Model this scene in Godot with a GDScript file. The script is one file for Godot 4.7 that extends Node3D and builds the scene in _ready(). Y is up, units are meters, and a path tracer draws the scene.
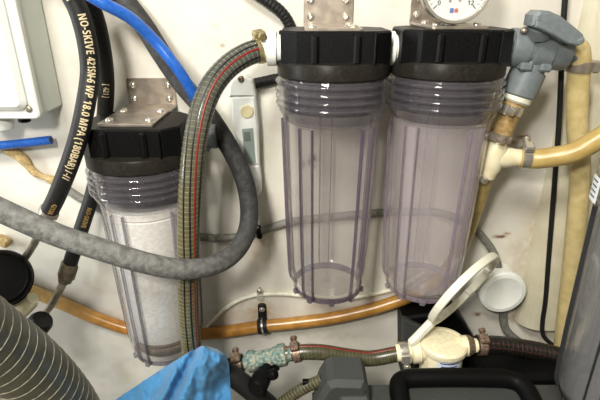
extends Node3D

# ---------------------------------------------------------------- camera constants (lens found from the photograph's vanishing points)
const F := 467.0
const D := 0.55
const CY := 0.75
const FLOOR := 0.15
var pitch := atan(200.0 / F)
var cp := cos(pitch)
var sp := sin(pitch)
var cam_pos := Vector3(0, CY, D)
var mats := {}
var used := {}

# where a point of the photograph lies when it stands z metres off the back wall
func P(u: float, v: float, z: float) -> Vector3:
	var k := K(v, z)
	return Vector3((u - 300.0) * k, CY + k * (-F * sp + (200.0 - v) * cp), z)

func K(v: float, z: float) -> float:
	return (D - z) / (F * cp + (200.0 - v) * sp)

# ---------------------------------------------------------------- mesh collector
class Shape:
	var v := PackedVector3Array()
	var n := PackedVector3Array()
	var uv := PackedVector2Array()
	var c := PackedColorArray()
	var idx := PackedInt32Array()
	var tinted := false
	func vert(p: Vector3, nn: Vector3, t := Vector2.ZERO, col := Color.WHITE) -> int:
		v.append(p); n.append(nn); uv.append(t); c.append(col)
		return v.size() - 1
	func tri(a: int, b: int, d: int) -> void:
		idx.append(a); idx.append(d); idx.append(b)
	func quad(a: int, b: int, d: int, e: int) -> void:
		tri(a, b, d); tri(a, d, e)
	# a flat polygon, corners counter-clockwise seen from its outside
	func face(pts: Array) -> void:
		var nn: Vector3 = Vector3.ZERO
		for i in range(1, pts.size() - 1):
			nn += (pts[i] - pts[0]).cross(pts[i + 1] - pts[0])
		nn = nn.normalized()
		var first := v.size()
		for p in pts:
			vert(p, nn, Vector2(p.x, p.y))
		for i in range(1, pts.size() - 1):
			tri(first, first + i, first + i + 1)
	func moved(t: Transform3D) -> Shape:
		for i in v.size():
			v[i] = t * v[i]
			n[i] = (t.basis * n[i]).normalized()
		return self
	func join(o: Shape) -> Shape:
		var first := v.size()
		v.append_array(o.v); n.append_array(o.n); uv.append_array(o.uv); c.append_array(o.c)
		for i in o.idx:
			idx.append(first + i)
		return self
	func mesh() -> ArrayMesh:
		var a := []
		a.resize(Mesh.ARRAY_MAX)
		a[Mesh.ARRAY_VERTEX] = v
		a[Mesh.ARRAY_NORMAL] = n
		a[Mesh.ARRAY_TEX_UV] = uv
		if tinted:
			a[Mesh.ARRAY_COLOR] = c
		a[Mesh.ARRAY_INDEX] = idx
		var m := ArrayMesh.new()
		m.add_surface_from_arrays(Mesh.PRIMITIVE_TRIANGLES, a)
		return m

# a turned profile of (radius, height) points, bottom to top on the outside
func lathe(prof: Array, segs := 32, t := Transform3D(), ridge = null, sharp := 35.0) -> Shape:
	var s := Shape.new()
	var k := prof.size() - 1
	var nrm: Array = []
	for i in k:
		var d: Vector2 = (prof[i + 1] - prof[i])
		nrm.append(Vector2(d.y, -d.x).normalized())
	var along := 0.0
	for i in k:
		var a: Vector2 = prof[i]
		var b: Vector2 = prof[i + 1]
		if a.distance_to(b) < 1e-7:
			continue
		var na: Vector2 = nrm[i]
		var nb: Vector2 = nrm[i]
		if i > 0 and rad_to_deg(absf(nrm[i - 1].angle_to(nrm[i]))) < sharp:
			na = (nrm[i - 1] + nrm[i]).normalized()
		if i < k - 1 and rad_to_deg(absf(nrm[i + 1].angle_to(nrm[i]))) < sharp:
			nb = (nrm[i + 1] + nrm[i]).normalized()
		var first := s.v.size()
		for j in segs + 1:
			var an := TAU * j / segs
			var ca := cos(an)
			var sa := sin(an)
			for q in 2:
				var pt: Vector2 = a if q == 0 else b
				var pn: Vector2 = na if q == 0 else nb
				var r := pt.x
				var turn := 0.0
				if ridge != null:
					var e: Vector2 = ridge.call(an, pt)
					r += e.x
					turn = e.y
				var nn := Vector3(pn.x * cos(an + turn), pn.y, pn.x * sin(an + turn))
				s.vert(Vector3(r * ca, pt.y, r * sa), nn, Vector2(float(j) / segs, along + (0.0 if q == 0 else a.distance_to(b))))
		for j in segs:
			var o := first + j * 2
			if a.x > 1e-6:
				s.tri(o, o + 1, o + 2)
			if b.x > 1e-6:
				s.tri(o + 2, o + 1, o + 3)
		along += a.distance_to(b)
	return s.moved(t)

func basis_y(dir: Vector3, hint := Vector3(0, 0, 1)) -> Basis:
	var y := dir.normalized()
	var x := y.cross(hint)
	if x.length() < 0.01:
		x = y.cross(Vector3(1, 0, 0))
	x = x.normalized()
	return Basis(x, y, x.cross(y))

# a turned piece from a to b: profile heights run from 0 (a) to 1 (b)
func turned(a: Vector3, b: Vector3, prof: Array, segs := 24, hint := Vector3(0, 0, 1)) -> Shape:
	var q: Array = []
	var l := a.distance_to(b)
	for p in prof:
		q.append(Vector2(p.x, p.y * l))
	return lathe(q, segs, Transform3D(basis_y(b - a, hint), a))

func rod(a: Vector3, b: Vector3, r: float, segs := 20, ch := 0.12) -> Shape:
	var l := a.distance_to(b)
	var e := minf(r * ch, l * 0.3) / l
	return turned(a, b, [Vector2(0, 0), Vector2(r - r * ch, 0), Vector2(r, e), Vector2(r, 1 - e), Vector2(r - r * ch, 1), Vector2(0, 1)], segs)

# smooth path through points [u, v, z, radius factor]
func path_px(pts: Array, step := 0.003) -> PackedVector3Array:
	var w: Array = []
	for p in pts:
		w.append(P(p[0], p[1], p[2]))
	return path(w, step)

func path(w: Array, step := 0.003) -> PackedVector3Array:
	var fine := PackedVector3Array()
	for i in w.size() - 1:
		var p0: Vector3 = w[maxi(i - 1, 0)]
		var p1: Vector3 = w[i]
		var p2: Vector3 = w[i + 1]
		var p3: Vector3 = w[mini(i + 2, w.size() - 1)]
		var m := 24
		for j in m:
			fine.append(p1.cubic_interpolate(p2, p0, p3, float(j) / m))
	fine.append(w[-1])
	# even steps
	var total := 0.0
	for i in fine.size() - 1:
		total += fine[i].distance_to(fine[i + 1])
	var count := maxi(int(round(total / step)), 2)
	var out := PackedVector3Array()
	var want := 0.0
	var gone := 0.0
	var at := 0
	for k in count + 1:
		want = total * k / count
		while at < fine.size() - 2 and gone + fine[at].distance_to(fine[at + 1]) < want:
			gone += fine[at].distance_to(fine[at + 1])
			at += 1
		var seg := fine[at].distance_to(fine[at + 1])
		out.append(fine[at].lerp(fine[at + 1], clampf((want - gone) / maxf(seg, 1e-9), 0, 1)))
	return out

func frames(p: PackedVector3Array) -> Array:
	var out: Array = []
	var nn := Vector3.ZERO
	for i in p.size():
		var t := (p[mini(i + 1, p.size() - 1)] - p[maxi(i - 1, 0)]).normalized()
		if i == 0:
			nn = Vector3(0, 0, 1)
			if absf(t.dot(nn)) > 0.95:
				nn = Vector3(0, 1, 0)
		nn = (nn - t * nn.dot(t)).normalized()
		out.append([t, nn, t.cross(nn)])
	return out

# swept round hose; rad(s) and col(s) vary along its length s in metres
func tube(p: PackedVector3Array, r: float, sides := 18, rad = null, col = null, flat := 1.0) -> Shape:
	var s := Shape.new()
	var fr := frames(p)
	var along := 0.0
	var rs: Array = []
	var ss: Array = []
	for i in p.size():
		if i > 0:
			along += p[i].distance_to(p[i - 1])
		ss.append(along)
		rs.append(rad.call(along) if rad != null else r)
	if col != null:
		s.tinted = true
	for i in p.size():
		var slope := 0.0
		if rad != null:
			var a := maxi(i - 1, 0)
			var b := mini(i + 1, p.size() - 1)
			slope = (rs[b] - rs[a]) / maxf(ss[b] - ss[a], 1e-6)
		var cc := Color.WHITE
		if col != null:
			cc = col.call(ss[i], along)
		for j in sides + 1:
			var an := TAU * j / sides
			var o: Vector3 = fr[i][1] * cos(an) * flat + fr[i][2] * sin(an)
			s.vert(p[i] + o * rs[i], (o - fr[i][0] * slope).normalized(), Vector2(float(j) / sides, ss[i]), cc)
	for i in p.size() - 1:
		for j in sides:
			var a := i * (sides + 1) + j
			s.quad(a, a + 1, a + sides + 2, a + sides + 1)
	for e in 2:
		var i := 0 if e == 0 else p.size() - 1
		var t: Vector3 = fr[i][0] * (-1.0 if e == 0 else 1.0)
		var mid := s.vert(p[i], t, Vector2.ZERO, s.c[i * (sides + 1)])
		var first := s.v.size()
		for j in sides + 1:
			s.vert(s.v[i * (sides + 1) + j], t, Vector2.ZERO, s.c[i * (sides + 1)])
		for j in sides:
			if e == 0:
				s.tri(mid, first + j + 1, first + j)
			else:
				s.tri(mid, first + j, first + j + 1)
	return s

func helix(p: PackedVector3Array, r: float, pitch_m: float, wire: float, per := 20) -> Shape:
	var fr := frames(p)
	var total := 0.0
	for i in p.size() - 1:
		total += p[i].distance_to(p[i + 1])
	var turns := total / pitch_m
	var count := int(turns * per * (2.0 if r > 0.02 else 1.0))
	var q := PackedVector3Array()
	for k in count + 1:
		var x := float(k) / count * (p.size() - 1)
		var i := mini(int(x), p.size() - 2)
		var f := x - i
		var an := TAU * turns * k / count
		var n1: Vector3 = fr[i][1].lerp(fr[i + 1][1], f).normalized()
		var b1: Vector3 = fr[i][2].lerp(fr[i + 1][2], f).normalized()
		q.append(p[i].lerp(p[i + 1], f) + (n1 * cos(an) + b1 * sin(an)) * r)
	return tube(q, wire, 5)

# a thin line along a hose; deg 0 faces the camera, positive turns towards n x t
func stripe(p: PackedVector3Array, r: float, deg: float, w: float, deg_end: float) -> Shape:
	var q := PackedVector3Array()
	var fr := frames(p)
	for i in p.size():
		var e := facing(p[i], fr[i][0])
		var a := deg_to_rad(lerpf(deg, deg_end, minf(1.0, 2.6 * i / p.size())))
		q.append(p[i] + (e[0] * cos(a) + e[1] * sin(a)) * r)
	return tube(q, w, 6)

func facing(p: Vector3, t: Vector3) -> Array:
	var nn := cam_pos - p
	nn = (nn - t * nn.dot(t)).normalized()
	return [nn, nn.cross(t)]

# lettering wrapped round a hose
func hose_text(text: String, p: PackedVector3Array, r: float, start: float, height: float, deg := 0.0, narrow := 0.83) -> Shape:
	var f := SystemFont.new()
	f.font_names = PackedStringArray(["Droid Sans"])
	f.font_weight = 700
	var tm := TextMesh.new()
	tm.font = f
	tm.text = text
	tm.font_size = 32
	tm.pixel_size = height / 24.0
	tm.depth = 0.0002
	tm.horizontal_alignment = HORIZONTAL_ALIGNMENT_LEFT
	tm.vertical_alignment = VERTICAL_ALIGNMENT_CENTER
	var a := tm.get_mesh_arrays()
	var vs: PackedVector3Array = a[Mesh.ARRAY_VERTEX]
	var ix: PackedInt32Array = a[Mesh.ARRAY_INDEX]
	var fr := frames(p)
	var acc := PackedFloat32Array([0.0])
	for i in p.size() - 1:
		acc.append(acc[-1] + p[i].distance_to(p[i + 1]))
	var s := Shape.new()
	for q in vs:
		var at := clampf(start + q.x * narrow, 0.0, acc[-1] - 1e-5)
		var i := 0
		while i < p.size() - 2 and acc[i + 1] < at:
			i += 1
		var fx := (at - acc[i]) / (acc[i + 1] - acc[i])
		var c := p[i].lerp(p[i + 1], fx)
		var t: Vector3 = fr[i][0].lerp(fr[i + 1][0], fx).normalized()
		var e := facing(c, t)
		var an := q.y / r + deg_to_rad(deg)
		var o: Vector3 = e[0] * cos(an) + e[1] * sin(an)
		s.vert(c + o * (r + 0.0008 + q.z), o)
	s.idx = ix
	return s

# chamfered box, centred
func block(size: Vector3, bev: float, t := Transform3D()) -> Shape:
	var s := Shape.new()
	var h := size / 2
	var b := minf(bev, minf(h.x, minf(h.y, h.z)) * 0.98)
	var g := func(sx: float, sy: float, sz: float, ax: int) -> Vector3:
		var q := Vector3(h.x - b, h.y - b, h.z - b)
		q[ax] += b
		return Vector3(q.x * sx, q.y * sy, q.z * sz)
	for ax in 3:
		for sg in [-1.0, 1.0]:
			var pts: Array = []
			for k in [[-1, -1], [1, -1], [1, 1], [-1, 1]]:
				var w := [0.0, 0.0, 0.0]
				w[ax] = sg
				w[(ax + 1) % 3] = k[0]
				w[(ax + 2) % 3] = k[1]
				pts.append(g.call(w[0], w[1], w[2], ax))
			if sg < 0:
				pts.reverse()
			s.face(pts)
	for ax in 3:
		var a1 := (ax + 1) % 3
		var a2 := (ax + 2) % 3
		for s1 in [-1.0, 1.0]:
			for s2 in [-1.0, 1.0]:
				var pts: Array = []
				for k in [[-1.0, a1], [1.0, a1], [1.0, a2], [-1.0, a2]]:
					var w := [0.0, 0.0, 0.0]
					w[ax] = k[0]
					w[a1] = s1
					w[a2] = s2
					pts.append(g.call(w[0], w[1], w[2], k[1]))
				if s1 * s2 < 0:
					pts.reverse()
				s.face(pts)
	for sx in [-1.0, 1.0]:
		for sy in [-1.0, 1.0]:
			for sz in [-1.0, 1.0]:
				var pts := [g.call(sx, sy, sz, 0), g.call(sx, sy, sz, 1), g.call(sx, sy, sz, 2)]
				if sx * sy * sz < 0:
					pts.reverse()
				s.face(pts)
	return s.moved(t)

# outline (counter-clockwise, x right, y up) pulled from z0 to z1 with a chamfered front edge
func slab(poly: PackedVector2Array, z0: float, z1: float, bev := 0.001, t := Transform3D()) -> Shape:
	if Geometry2D.is_polygon_clockwise(poly):
		poly.reverse()
	var s := Shape.new()
	var k := poly.size()
	var inner := PackedVector2Array()
	for i in k:
		var a := (poly[i] - poly[(i + k - 1) % k]).normalized()
		var b := (poly[(i + 1) % k] - poly[i]).normalized()
		var na := Vector2(-a.y, a.x)
		var nb := Vector2(-b.y, b.x)
		var m := (na + nb).normalized()
		inner.append(poly[i] + m * bev / maxf(m.dot(na), 0.4))
	var z := func(q: Vector2, d: float) -> Vector3: return Vector3(q.x, q.y, d)
	for e in 2:
		var tri := Geometry2D.triangulate_polygon(inner if e == 0 else poly)
		for j in range(0, tri.size(), 3):
			var q := [tri[j], tri[j + 1], tri[j + 2]]
			var src := inner if e == 0 else poly
			var cr := (src[q[1]] - src[q[0]]).cross(src[q[2]] - src[q[0]])
			if (cr < 0) == (e == 0):
				q.reverse()
			s.face([z.call(src[q[0]], z1 if e == 0 else z0), z.call(src[q[1]], z1 if e == 0 else z0), z.call(src[q[2]], z1 if e == 0 else z0)])
	for i in k:
		var j := (i + 1) % k
		s.face([z.call(poly[i], z0), z.call(poly[j], z0), z.call(poly[j], z1 - bev), z.call(poly[i], z1 - bev)])
		s.face([z.call(poly[i], z1 - bev), z.call(poly[j], z1 - bev), z.call(inner[j], z1), z.call(inner[i], z1)])
	return s.moved(t)

func outline(pts: Array, z: float) -> PackedVector2Array:
	var o := PackedVector2Array()
	for p in pts:
		var w := P(p[0], p[1], z)
		o.append(Vector2(w.x, w.y))
	return o

func round_outline(cx: float, cy: float, w: float, h: float, r: float, n := 5) -> PackedVector2Array:
	var o := PackedVector2Array()
	for q in [[1, 1, 0], [-1, 1, 90], [-1, -1, 180], [1, -1, 270]]:
		for k in n + 1:
			var a := deg_to_rad(q[2] + 90.0 * k / n)
			o.append(Vector2(cx + q[0] * (w / 2 - r) + r * cos(a), cy + q[1] * (h / 2 - r) + r * sin(a)))
	return o

# ---------------------------------------------------------------- nodes
func numbered(called: String) -> String:
	if not used.has(called):
		used[called] = 0
		return called
	used[called] += 1
	return "%s_%03d" % [called, used[called]]

func tag(o: Node3D, label: String, category: String, group := "") -> Node3D:
	o.set_meta("label", label)
	o.set_meta("category", category)
	if group:
		o.set_meta("group", group)
	return o

func thing(called: String, label: String, category: String, at := Vector3.ZERO, group := "") -> Node3D:
	var o := Node3D.new()
	o.name = numbered(called)
	add_child(o)
	o.position = at
	return tag(o, label, category, group)

# shape in world coordinates, hung under its thing (its vertices are brought into the parent's frame)
func part(parent: Node3D, called: String, s: Shape, m: Material) -> MeshInstance3D:
	var o := MeshInstance3D.new()
	o.name = called
	var base := Vector3.ZERO
	var up: Node = parent
	while up is Node3D and up != self:
		base += up.position
		up = up.get_parent()
	s.moved(Transform3D(Basis(), -base))
	var lo := s.v[0]
	var hi := s.v[0]
	for q in s.v:
		lo = lo.min(q)
		hi = hi.max(q)
	var at := Vector3((lo.x + hi.x) / 2, lo.y, (lo.z + hi.z) / 2)
	s.moved(Transform3D(Basis(), -at))
	o.mesh = s.mesh()
	o.position = at
	o.material_override = null
	o.set_surface_override_material(0, m)
	o.cast_shadow = GeometryInstance3D.SHADOW_CASTING_SETTING_ON
	parent.add_child(o, true)
	return o

func single(called: String, s: Shape, m: Material, label: String, category: String, group := "") -> MeshInstance3D:
	var o := part(self, numbered(called), s, m)
	tag(o, label, category, group)
	return o

func struct(called: String, s: Shape, m: Material, label := "") -> MeshInstance3D:
	var o := part(self, called, s, m)
	o.set_meta("kind", "structure")
	if label:
		o.set_meta("label", label)
	return o

# ---------------------------------------------------------------- materials
func noise_tex(sd: int, freq: float, lo: Color, hi: Color, a := 0.3, b := 0.7, oct := 4, normal := false, bump := 4.0) -> NoiseTexture2D:
	var nz := FastNoiseLite.new()
	nz.seed = sd
	nz.frequency = freq
	nz.fractal_octaves = oct
	var t := NoiseTexture2D.new()
	t.width = 256
	t.height = 256
	t.seamless = true
	t.noise = nz
	if normal:
		t.as_normal_map = true
		t.bump_strength = bump
	else:
		var g := Gradient.new()
		g.offsets = PackedFloat32Array([a, b])
		g.colors = PackedColorArray([lo, hi])
		t.color_ramp = g
	return t

func mat(called: String, col: Color, rough := 0.6, metal := 0.0) -> StandardMaterial3D:
	if mats.has(called):
		return mats[called]
	var m := StandardMaterial3D.new()
	m.resource_name = called
	m.albedo_color = col
	m.roughness = rough
	m.metallic = metal
	mats[called] = m
	return m

func textured(called: String, lo: Color, hi: Color, rough: float, metal: float, scale: float, freq := 0.03, relief := 0.0, a := 0.3, b := 0.7) -> StandardMaterial3D:
	var m := mat(called, Color.WHITE, rough, metal)
	m.albedo_texture = noise_tex(called.hash() % 1000, freq, lo, hi, a, b)
	m.uv1_triplanar = true
	m.uv1_scale = Vector3.ONE * scale
	if relief > 0:
		m.normal_enabled = true
		m.normal_texture = noise_tex(called.hash() % 777, freq * 3, Color.BLACK, Color.WHITE, 0, 1, 3, true, relief)
	return m

func clear(called: String, col: Color, alpha: float, rough := 0.08) -> StandardMaterial3D:
	var m := mat(called, Color(col, alpha), rough)
	m.transparency = BaseMaterial3D.TRANSPARENCY_ALPHA
	m.cull_mode = BaseMaterial3D.CULL_DISABLED
	return m

func make_materials() -> void:
	textured("steel", Color(0.62, 0.58, 0.54), Color(0.71, 0.67, 0.62), 0.34, 0.7, 9, 0.02)
	textured("dull_steel", Color(0.58, 0.55, 0.50), Color(0.70, 0.67, 0.61), 0.38, 0.55, 12, 0.03)
	mat("chrome", Color(0.80, 0.78, 0.74), 0.22, 0.75)
	textured("rusty_steel", Color(0.44, 0.34, 0.27), Color(0.66, 0.60, 0.54), 0.5, 0.7, 40, 0.03)
	textured("rubber", Color(0.09, 0.09, 0.09), Color(0.15, 0.147, 0.143), 0.5, 0, 30, 0.05, 1.0)
	textured("dusty_rubber", Color(0.72, 0.72, 0.72), Color(1, 1, 1), 0.72, 0, 14, 0.03, 2.0).vertex_color_use_as_albedo = true  # pale base; vertex colours carry the black-to-grey change
	textured("cap_plastic", Color(0.04, 0.042, 0.044), Color(0.085, 0.085, 0.087), 0.38, 0, 30, 0.05, 1.2)
	textured("ring_plastic", Color(0.12, 0.11, 0.10), Color(0.16, 0.15, 0.135), 0.35, 0, 20, 0.04)
	textured("blue_hose", Color(0.12, 0.33, 0.67), Color(0.16, 0.39, 0.73), 0.3, 0, 20, 0.03)
	textured("grey_conduit", Color(0.42, 0.42, 0.39), Color(0.52, 0.51, 0.48), 0.6, 0, 20, 0.03)
	textured("tan_sealant", Color(0.62, 0.52, 0.34), Color(0.78, 0.68, 0.48), 0.7, 0, 30, 0.03, 3.0)
	textured("white_plastic", Color(0.88, 0.89, 0.87), Color(0.91, 0.92, 0.90), 0.4, 0, 5, 0.02)
	textured("box_plastic", Color(0.80, 0.83, 0.80), Color(0.82, 0.85, 0.82), 0.45, 0, 4, 0.02)
	textured("cream_plastic", Color(0.90, 0.86, 0.72), Color(0.94, 0.91, 0.79), 0.45, 0, 25, 0.02)
	textured("ring_cream", Color(0.85, 0.84, 0.77), Color(0.90, 0.89, 0.83), 0.42, 0, 14, 0.02)
	textured("valve_grey", Color(0.42, 0.45, 0.465), Color(0.45, 0.48, 0.495), 0.42, 0, 18, 0.03)
	textured("verdigris", Color(0.28, 0.45, 0.45), Color(0.72, 0.68, 0.60), 0.75, 0.0, 22, 0.03, 4.0, 0.40, 0.66)
	textured("bronze", Color(0.40, 0.36, 0.30), Color(0.50, 0.46, 0.39), 0.45, 0.5, 12, 0.03)
	textured("case_plastic", Color(0.235, 0.245, 0.238), Color(0.275, 0.285, 0.278), 0.5, 0, 30, 0.05, 1.5)
	textured("case_black", Color(0.035, 0.036, 0.036), Color(0.055, 0.056, 0.055), 0.45, 0, 30, 0.05, 1.5)
	textured("cloth", Color(0.22, 0.47, 0.66), Color(0.28, 0.53, 0.72), 0.85, 0, 30, 0.06, 3.0).rim_enabled = true
	mats.cloth.rim = 0.3
	textured("tan_hose", Color(0.78, 0.70, 0.48), Color(0.84, 0.77, 0.57), 0.32, 0, 12, 0.02)
	textured("olive_tan", Color(0.68, 0.58, 0.34), Color(0.75, 0.65, 0.41), 0.32, 0, 12, 0.02)
	textured("tee_plastic", Color(0.86, 0.82, 0.68), Color(0.90, 0.87, 0.75), 0.4, 0, 14, 0.02)
	textured("brown_hose", Color(0.60, 0.49, 0.31), Color(0.70, 0.60, 0.41), 0.35, 0, 25, 0.03)
	var am := textured("amber_hose", Color(0.88, 0.88, 0.88), Color(1, 1, 1), 0.28, 0, 12, 0.02)
	am.vertex_color_use_as_albedo = true
	for k in ["cap_plastic", "case_black", "ring_plastic"]:
		mats[k].metallic_specular = 0.22
	for k in ["rubber", "case_plastic"]:
		mats[k].metallic_specular = 0.34
	clear("bowl_violet", Color(0.74, 0.70, 0.715), 0.07)
	clear("bowl_cloudy", Color(0.78, 0.74, 0.76), 0.15)
	clear("bowl_clear", Color(0.75, 0.73, 0.75), 0.07)
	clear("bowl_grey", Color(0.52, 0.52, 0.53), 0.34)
	clear("bowl_violet_edge", Color(0.33, 0.28, 0.35), 0.62)
	clear("bowl_cloudy_edge", Color(0.50, 0.45, 0.50), 0.5)
	clear("bowl_clear_edge", Color(0.42, 0.40, 0.44), 0.5)
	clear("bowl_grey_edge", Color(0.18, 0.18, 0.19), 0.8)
	clear("collar", Color(0.40, 0.38, 0.41), 0.24, 0.05)
	clear("lens", Color(0.9, 0.9, 0.9), 0.06)
	textured("cartridge", Color(0.86, 0.85, 0.82), Color(0.93, 0.92, 0.90), 0.85, 0, 20, 0.03)
	textured("silt", Color(0.42, 0.36, 0.28), Color(0.55, 0.49, 0.40), 0.9, 0, 30, 0.03)
	textured("olive_hose", Color(0.88, 0.88, 0.88), Color(1, 1, 1), 0.2, 0, 16, 0.02).vertex_color_use_as_albedo = true
	textured("green_hose", Color(0.25, 0.24, 0.17), Color(0.33, 0.32, 0.24), 0.25, 0, 18, 0.02)
	textured("duct_grey", Color(0.31, 0.30, 0.25), Color(0.38, 0.37, 0.31), 0.4, 0, 14, 0.02)
	textured("dark_hose", Color(0.06, 0.055, 0.05), Color(0.10, 0.085, 0.075), 0.4, 0, 20, 0.03)
	mat("wire_pale", Color(0.66, 0.65, 0.57), 0.35)
	mat("wire_olive", Color(0.47, 0.46, 0.39), 0.3)
	textured("brass", Color(0.66, 0.60, 0.44), Color(0.78, 0.73, 0.58), 0.3, 0.8, 20, 0.03)
	mat("wire_green", Color(0.36, 0.35, 0.27), 0.3)
	mat("wire_dark", Color(0.13, 0.11, 0.09), 0.4)
	mat("red_line", Color(0.46, 0.11, 0.09), 0.4)
	mat("rust_line", Color(0.30, 0.13, 0.10), 0.5)
	mat("black_line", Color(0.05, 0.06, 0.06), 0.4)
	mat("print_cream", Color(0.80, 0.74, 0.60), 0.7)
	mat("print_gold", Color(0.62, 0.50, 0.28), 0.7)
	mat("print_dark", Color(0.10, 0.10, 0.11), 0.6)
	mat("print_blue", Color(0.15, 0.32, 0.62), 0.6)
	mat("print_red", Color(0.72, 0.25, 0.22), 0.6)
	mat("dial_white", Color(0.87, 0.88, 0.88), 0.5)
	mat("button_beige", Color(0.82, 0.78, 0.62), 0.5)
	mat("lcd_grey", Color(0.55, 0.60, 0.58), 0.25)
	mat("lcd_dark", Color(0.42, 0.46, 0.45), 0.25)
	mat("paper", Color(0.85, 0.86, 0.87), 0.6)
	mat("lamp_glow", Color(1, 0.98, 0.94), 0.5)
	mats.lamp_glow.emission_enabled = true
	mats.lamp_glow.emission = Color(1, 0.97, 0.9)
	mats.lamp_glow.emission_energy_multiplier = 1.5

func wall_material() -> StandardMaterial3D:
	var w := 1024
	var h := 700
	var im := Image.create(w, h, false, Image.FORMAT_RGB8)
	var n1 := FastNoiseLite.new()
	n1.seed = 11; n1.frequency = 0.006; n1.fractal_octaves = 4
	var n2 := FastNoiseLite.new()
	n2.seed = 5; n2.frequency = 0.05; n2.fractal_octaves = 3
	var n3 := FastNoiseLite.new()
	n3.seed = 23; n3.frequency = 0.02; n3.fractal_octaves = 4
	# dirt and rust marks plus one painted hose shadow: photo point, half size, strength, colour
	var marks := [
		[499, 236, 5, 1.6, 0.85, Color(0.32, 0.18, 0.10)], [507, 233, 3, 1.2, 0.6, Color(0.45, 0.28, 0.16)],
		[523, 136, 5, 1.8, 0.8, Color(0.42, 0.22, 0.12)], [512, 142, 3, 1.5, 0.6, Color(0.5, 0.3, 0.2)], [516, 148, 3, 1.3, 0.6, Color(0.5, 0.3, 0.2)],
		[478, 314, 5, 2, 0.7, Color(0.4, 0.27, 0.18)], [515, 318, 8, 6, 0.45, Color(0.6, 0.45, 0.3)], [540, 240, 14, 40, 0.35, Color(0.72, 0.6, 0.45)],
		[232, 310, 26, 14, 0.18, Color(0.72, 0.58, 0.40)], [262, 312, 9, 10, 0.45, Color(0.70, 0.50, 0.28)], [258, 250, 10, 22, 0.3, Color(0.72, 0.60, 0.46)],  # last mark here paints the loop hose's cast shadow
		[215, 25, 4, 3, 0.35, Color(0.70, 0.62, 0.45)], [330, 336, 40, 4, 0.16, Color(0.55, 0.5, 0.42)], [520, 270, 18, 40, 0.25, Color(0.75, 0.66, 0.52)], [92, 285, 12, 8, 0.2, Color(0.7, 0.6, 0.5)],
		[140, 350, 3, 3, 0.4, Color(0.5, 0.46, 0.4)], [222, 45, 2, 1.4, 0.5, Color(0.5, 0.4, 0.3)], [312, 160, 4, 6, 0.75, Color(0.2, 0.17, 0.16)], [302, 165, 2, 5, 0.5, Color(0.3, 0.27, 0.26)],
	]
	var spots: Array = []
	for m in marks:
		var c := P(m[0], m[1], 0.0)
		var k := K(m[1], 0.0)
		spots.append([(c.x + 0.7) / 1.4 * w, (1.1 - c.y) / 0.957 * h, maxf(m[2] * k / 1.4 * w, 1.2), maxf(m[3] * k / 1.4 * w, 1.0), m[4], m[5]])
	var base := Color(0.85, 0.835, 0.795)
	for y in h:
		for x in w:
			var a := n1.get_noise_2d(x, y)
			var b := n2.get_noise_2d(x, y)
			var f := 1.0 + a * 0.035 + b * 0.02
			var t := clampf(n3.get_noise_2d(x, y) * 1.6 - 0.35, 0, 1)
			var c := Color(base.r * f, base.g * f, base.b * (f - 0.02 * a))
			im.set_pixel(x, y, c.lerp(Color(0.72, 0.66, 0.55), t * 0.25))
	for s in spots:
		for y in range(maxi(int(s[1] - s[3] * 2.2), 0), mini(int(s[1] + s[3] * 2.2) + 1, h)):
			for x in range(maxi(int(s[0] - s[2] * 2.2), 0), mini(int(s[0] + s[2] * 2.2) + 1, w)):
				var dd: float = pow((x - s[0]) / s[2], 2) + pow((y - s[1]) / s[3], 2)
				var ragged: float = clampf(exp(-dd) * (1.0 + n2.get_noise_2d(x * 2.0, y * 2.0) * 1.6), 0, 1) * s[4]
				im.set_pixel(x, y, im.get_pixel(x, y).lerp(s[5], ragged))
	var m := mat("painted_wall", Color.WHITE, 0.55)
	m.albedo_texture = ImageTexture.create_from_image(im)
	m.normal_enabled = true
	m.normal_texture = noise_tex(3, 0.02, Color.BLACK, Color.WHITE, 0, 1, 5, true, 3.0)
	m.normal_scale = 0.35
	return m

# ---------------------------------------------------------------- small builders
func screw_shape(at: Vector3, dir: Vector3, r: float) -> Shape:
	var t := Transform3D(basis_y(dir), at)
	return lathe([Vector2(r, -0.0006), Vector2(r, r * 0.12), Vector2(r * 0.88, r * 0.42), Vector2(r * 0.6, r * 0.62), Vector2(r * 0.3, r * 0.68), Vector2(r * 0.26, r * 0.3), Vector2(0, r * 0.25)], 16, t, null, 50)

func hose_clamp(at: Vector3, dir: Vector3, r: float, side: Vector3, label: String, mt := "chrome", w := 0.009, group := "") -> Node3D:
	var o := thing("hose_clamp", label, "clamp", at - Vector3(0, r, 0), group)
	var y := dir.normalized()
	var e := (side - y * side.dot(y)).normalized()
	var b := Basis(e, y, e.cross(y))
	var t := Transform3D(b, at)
	var ro := r + 0.0012
	part(o, "band", lathe([Vector2(r - 0.0004, -w / 2), Vector2(ro, -w / 2), Vector2(ro + 0.0002, 0), Vector2(ro, w / 2), Vector2(r - 0.0004, w / 2), Vector2(r - 0.0004, -w / 2)], 28, t), mats[mt])
	var hs := block(Vector3(0.007, w * 1.15, 0.012), 0.0015, t * Transform3D(Basis(), Vector3(ro + 0.0025, 0, 0)))
	part(o, "screw_housing", hs, mats[mt])
	var a := t * Vector3(ro + 0.0028, 0, 0.005)
	var c := t * Vector3(ro + 0.0028, 0, 0.013)
	var sc := part(o, "screw", turned(a, c, [Vector2(0, 0), Vector2(0.0028, 0), Vector2(0.0028, 0.45), Vector2(0.0042, 0.46), Vector2(0.0042, 0.95), Vector2(0.0034, 1), Vector2(0.0012, 1), Vector2(0.001, 0.85), Vector2(0, 0.85)], 6), mats[mt])
	sc.name = "screw"
	return o

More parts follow.
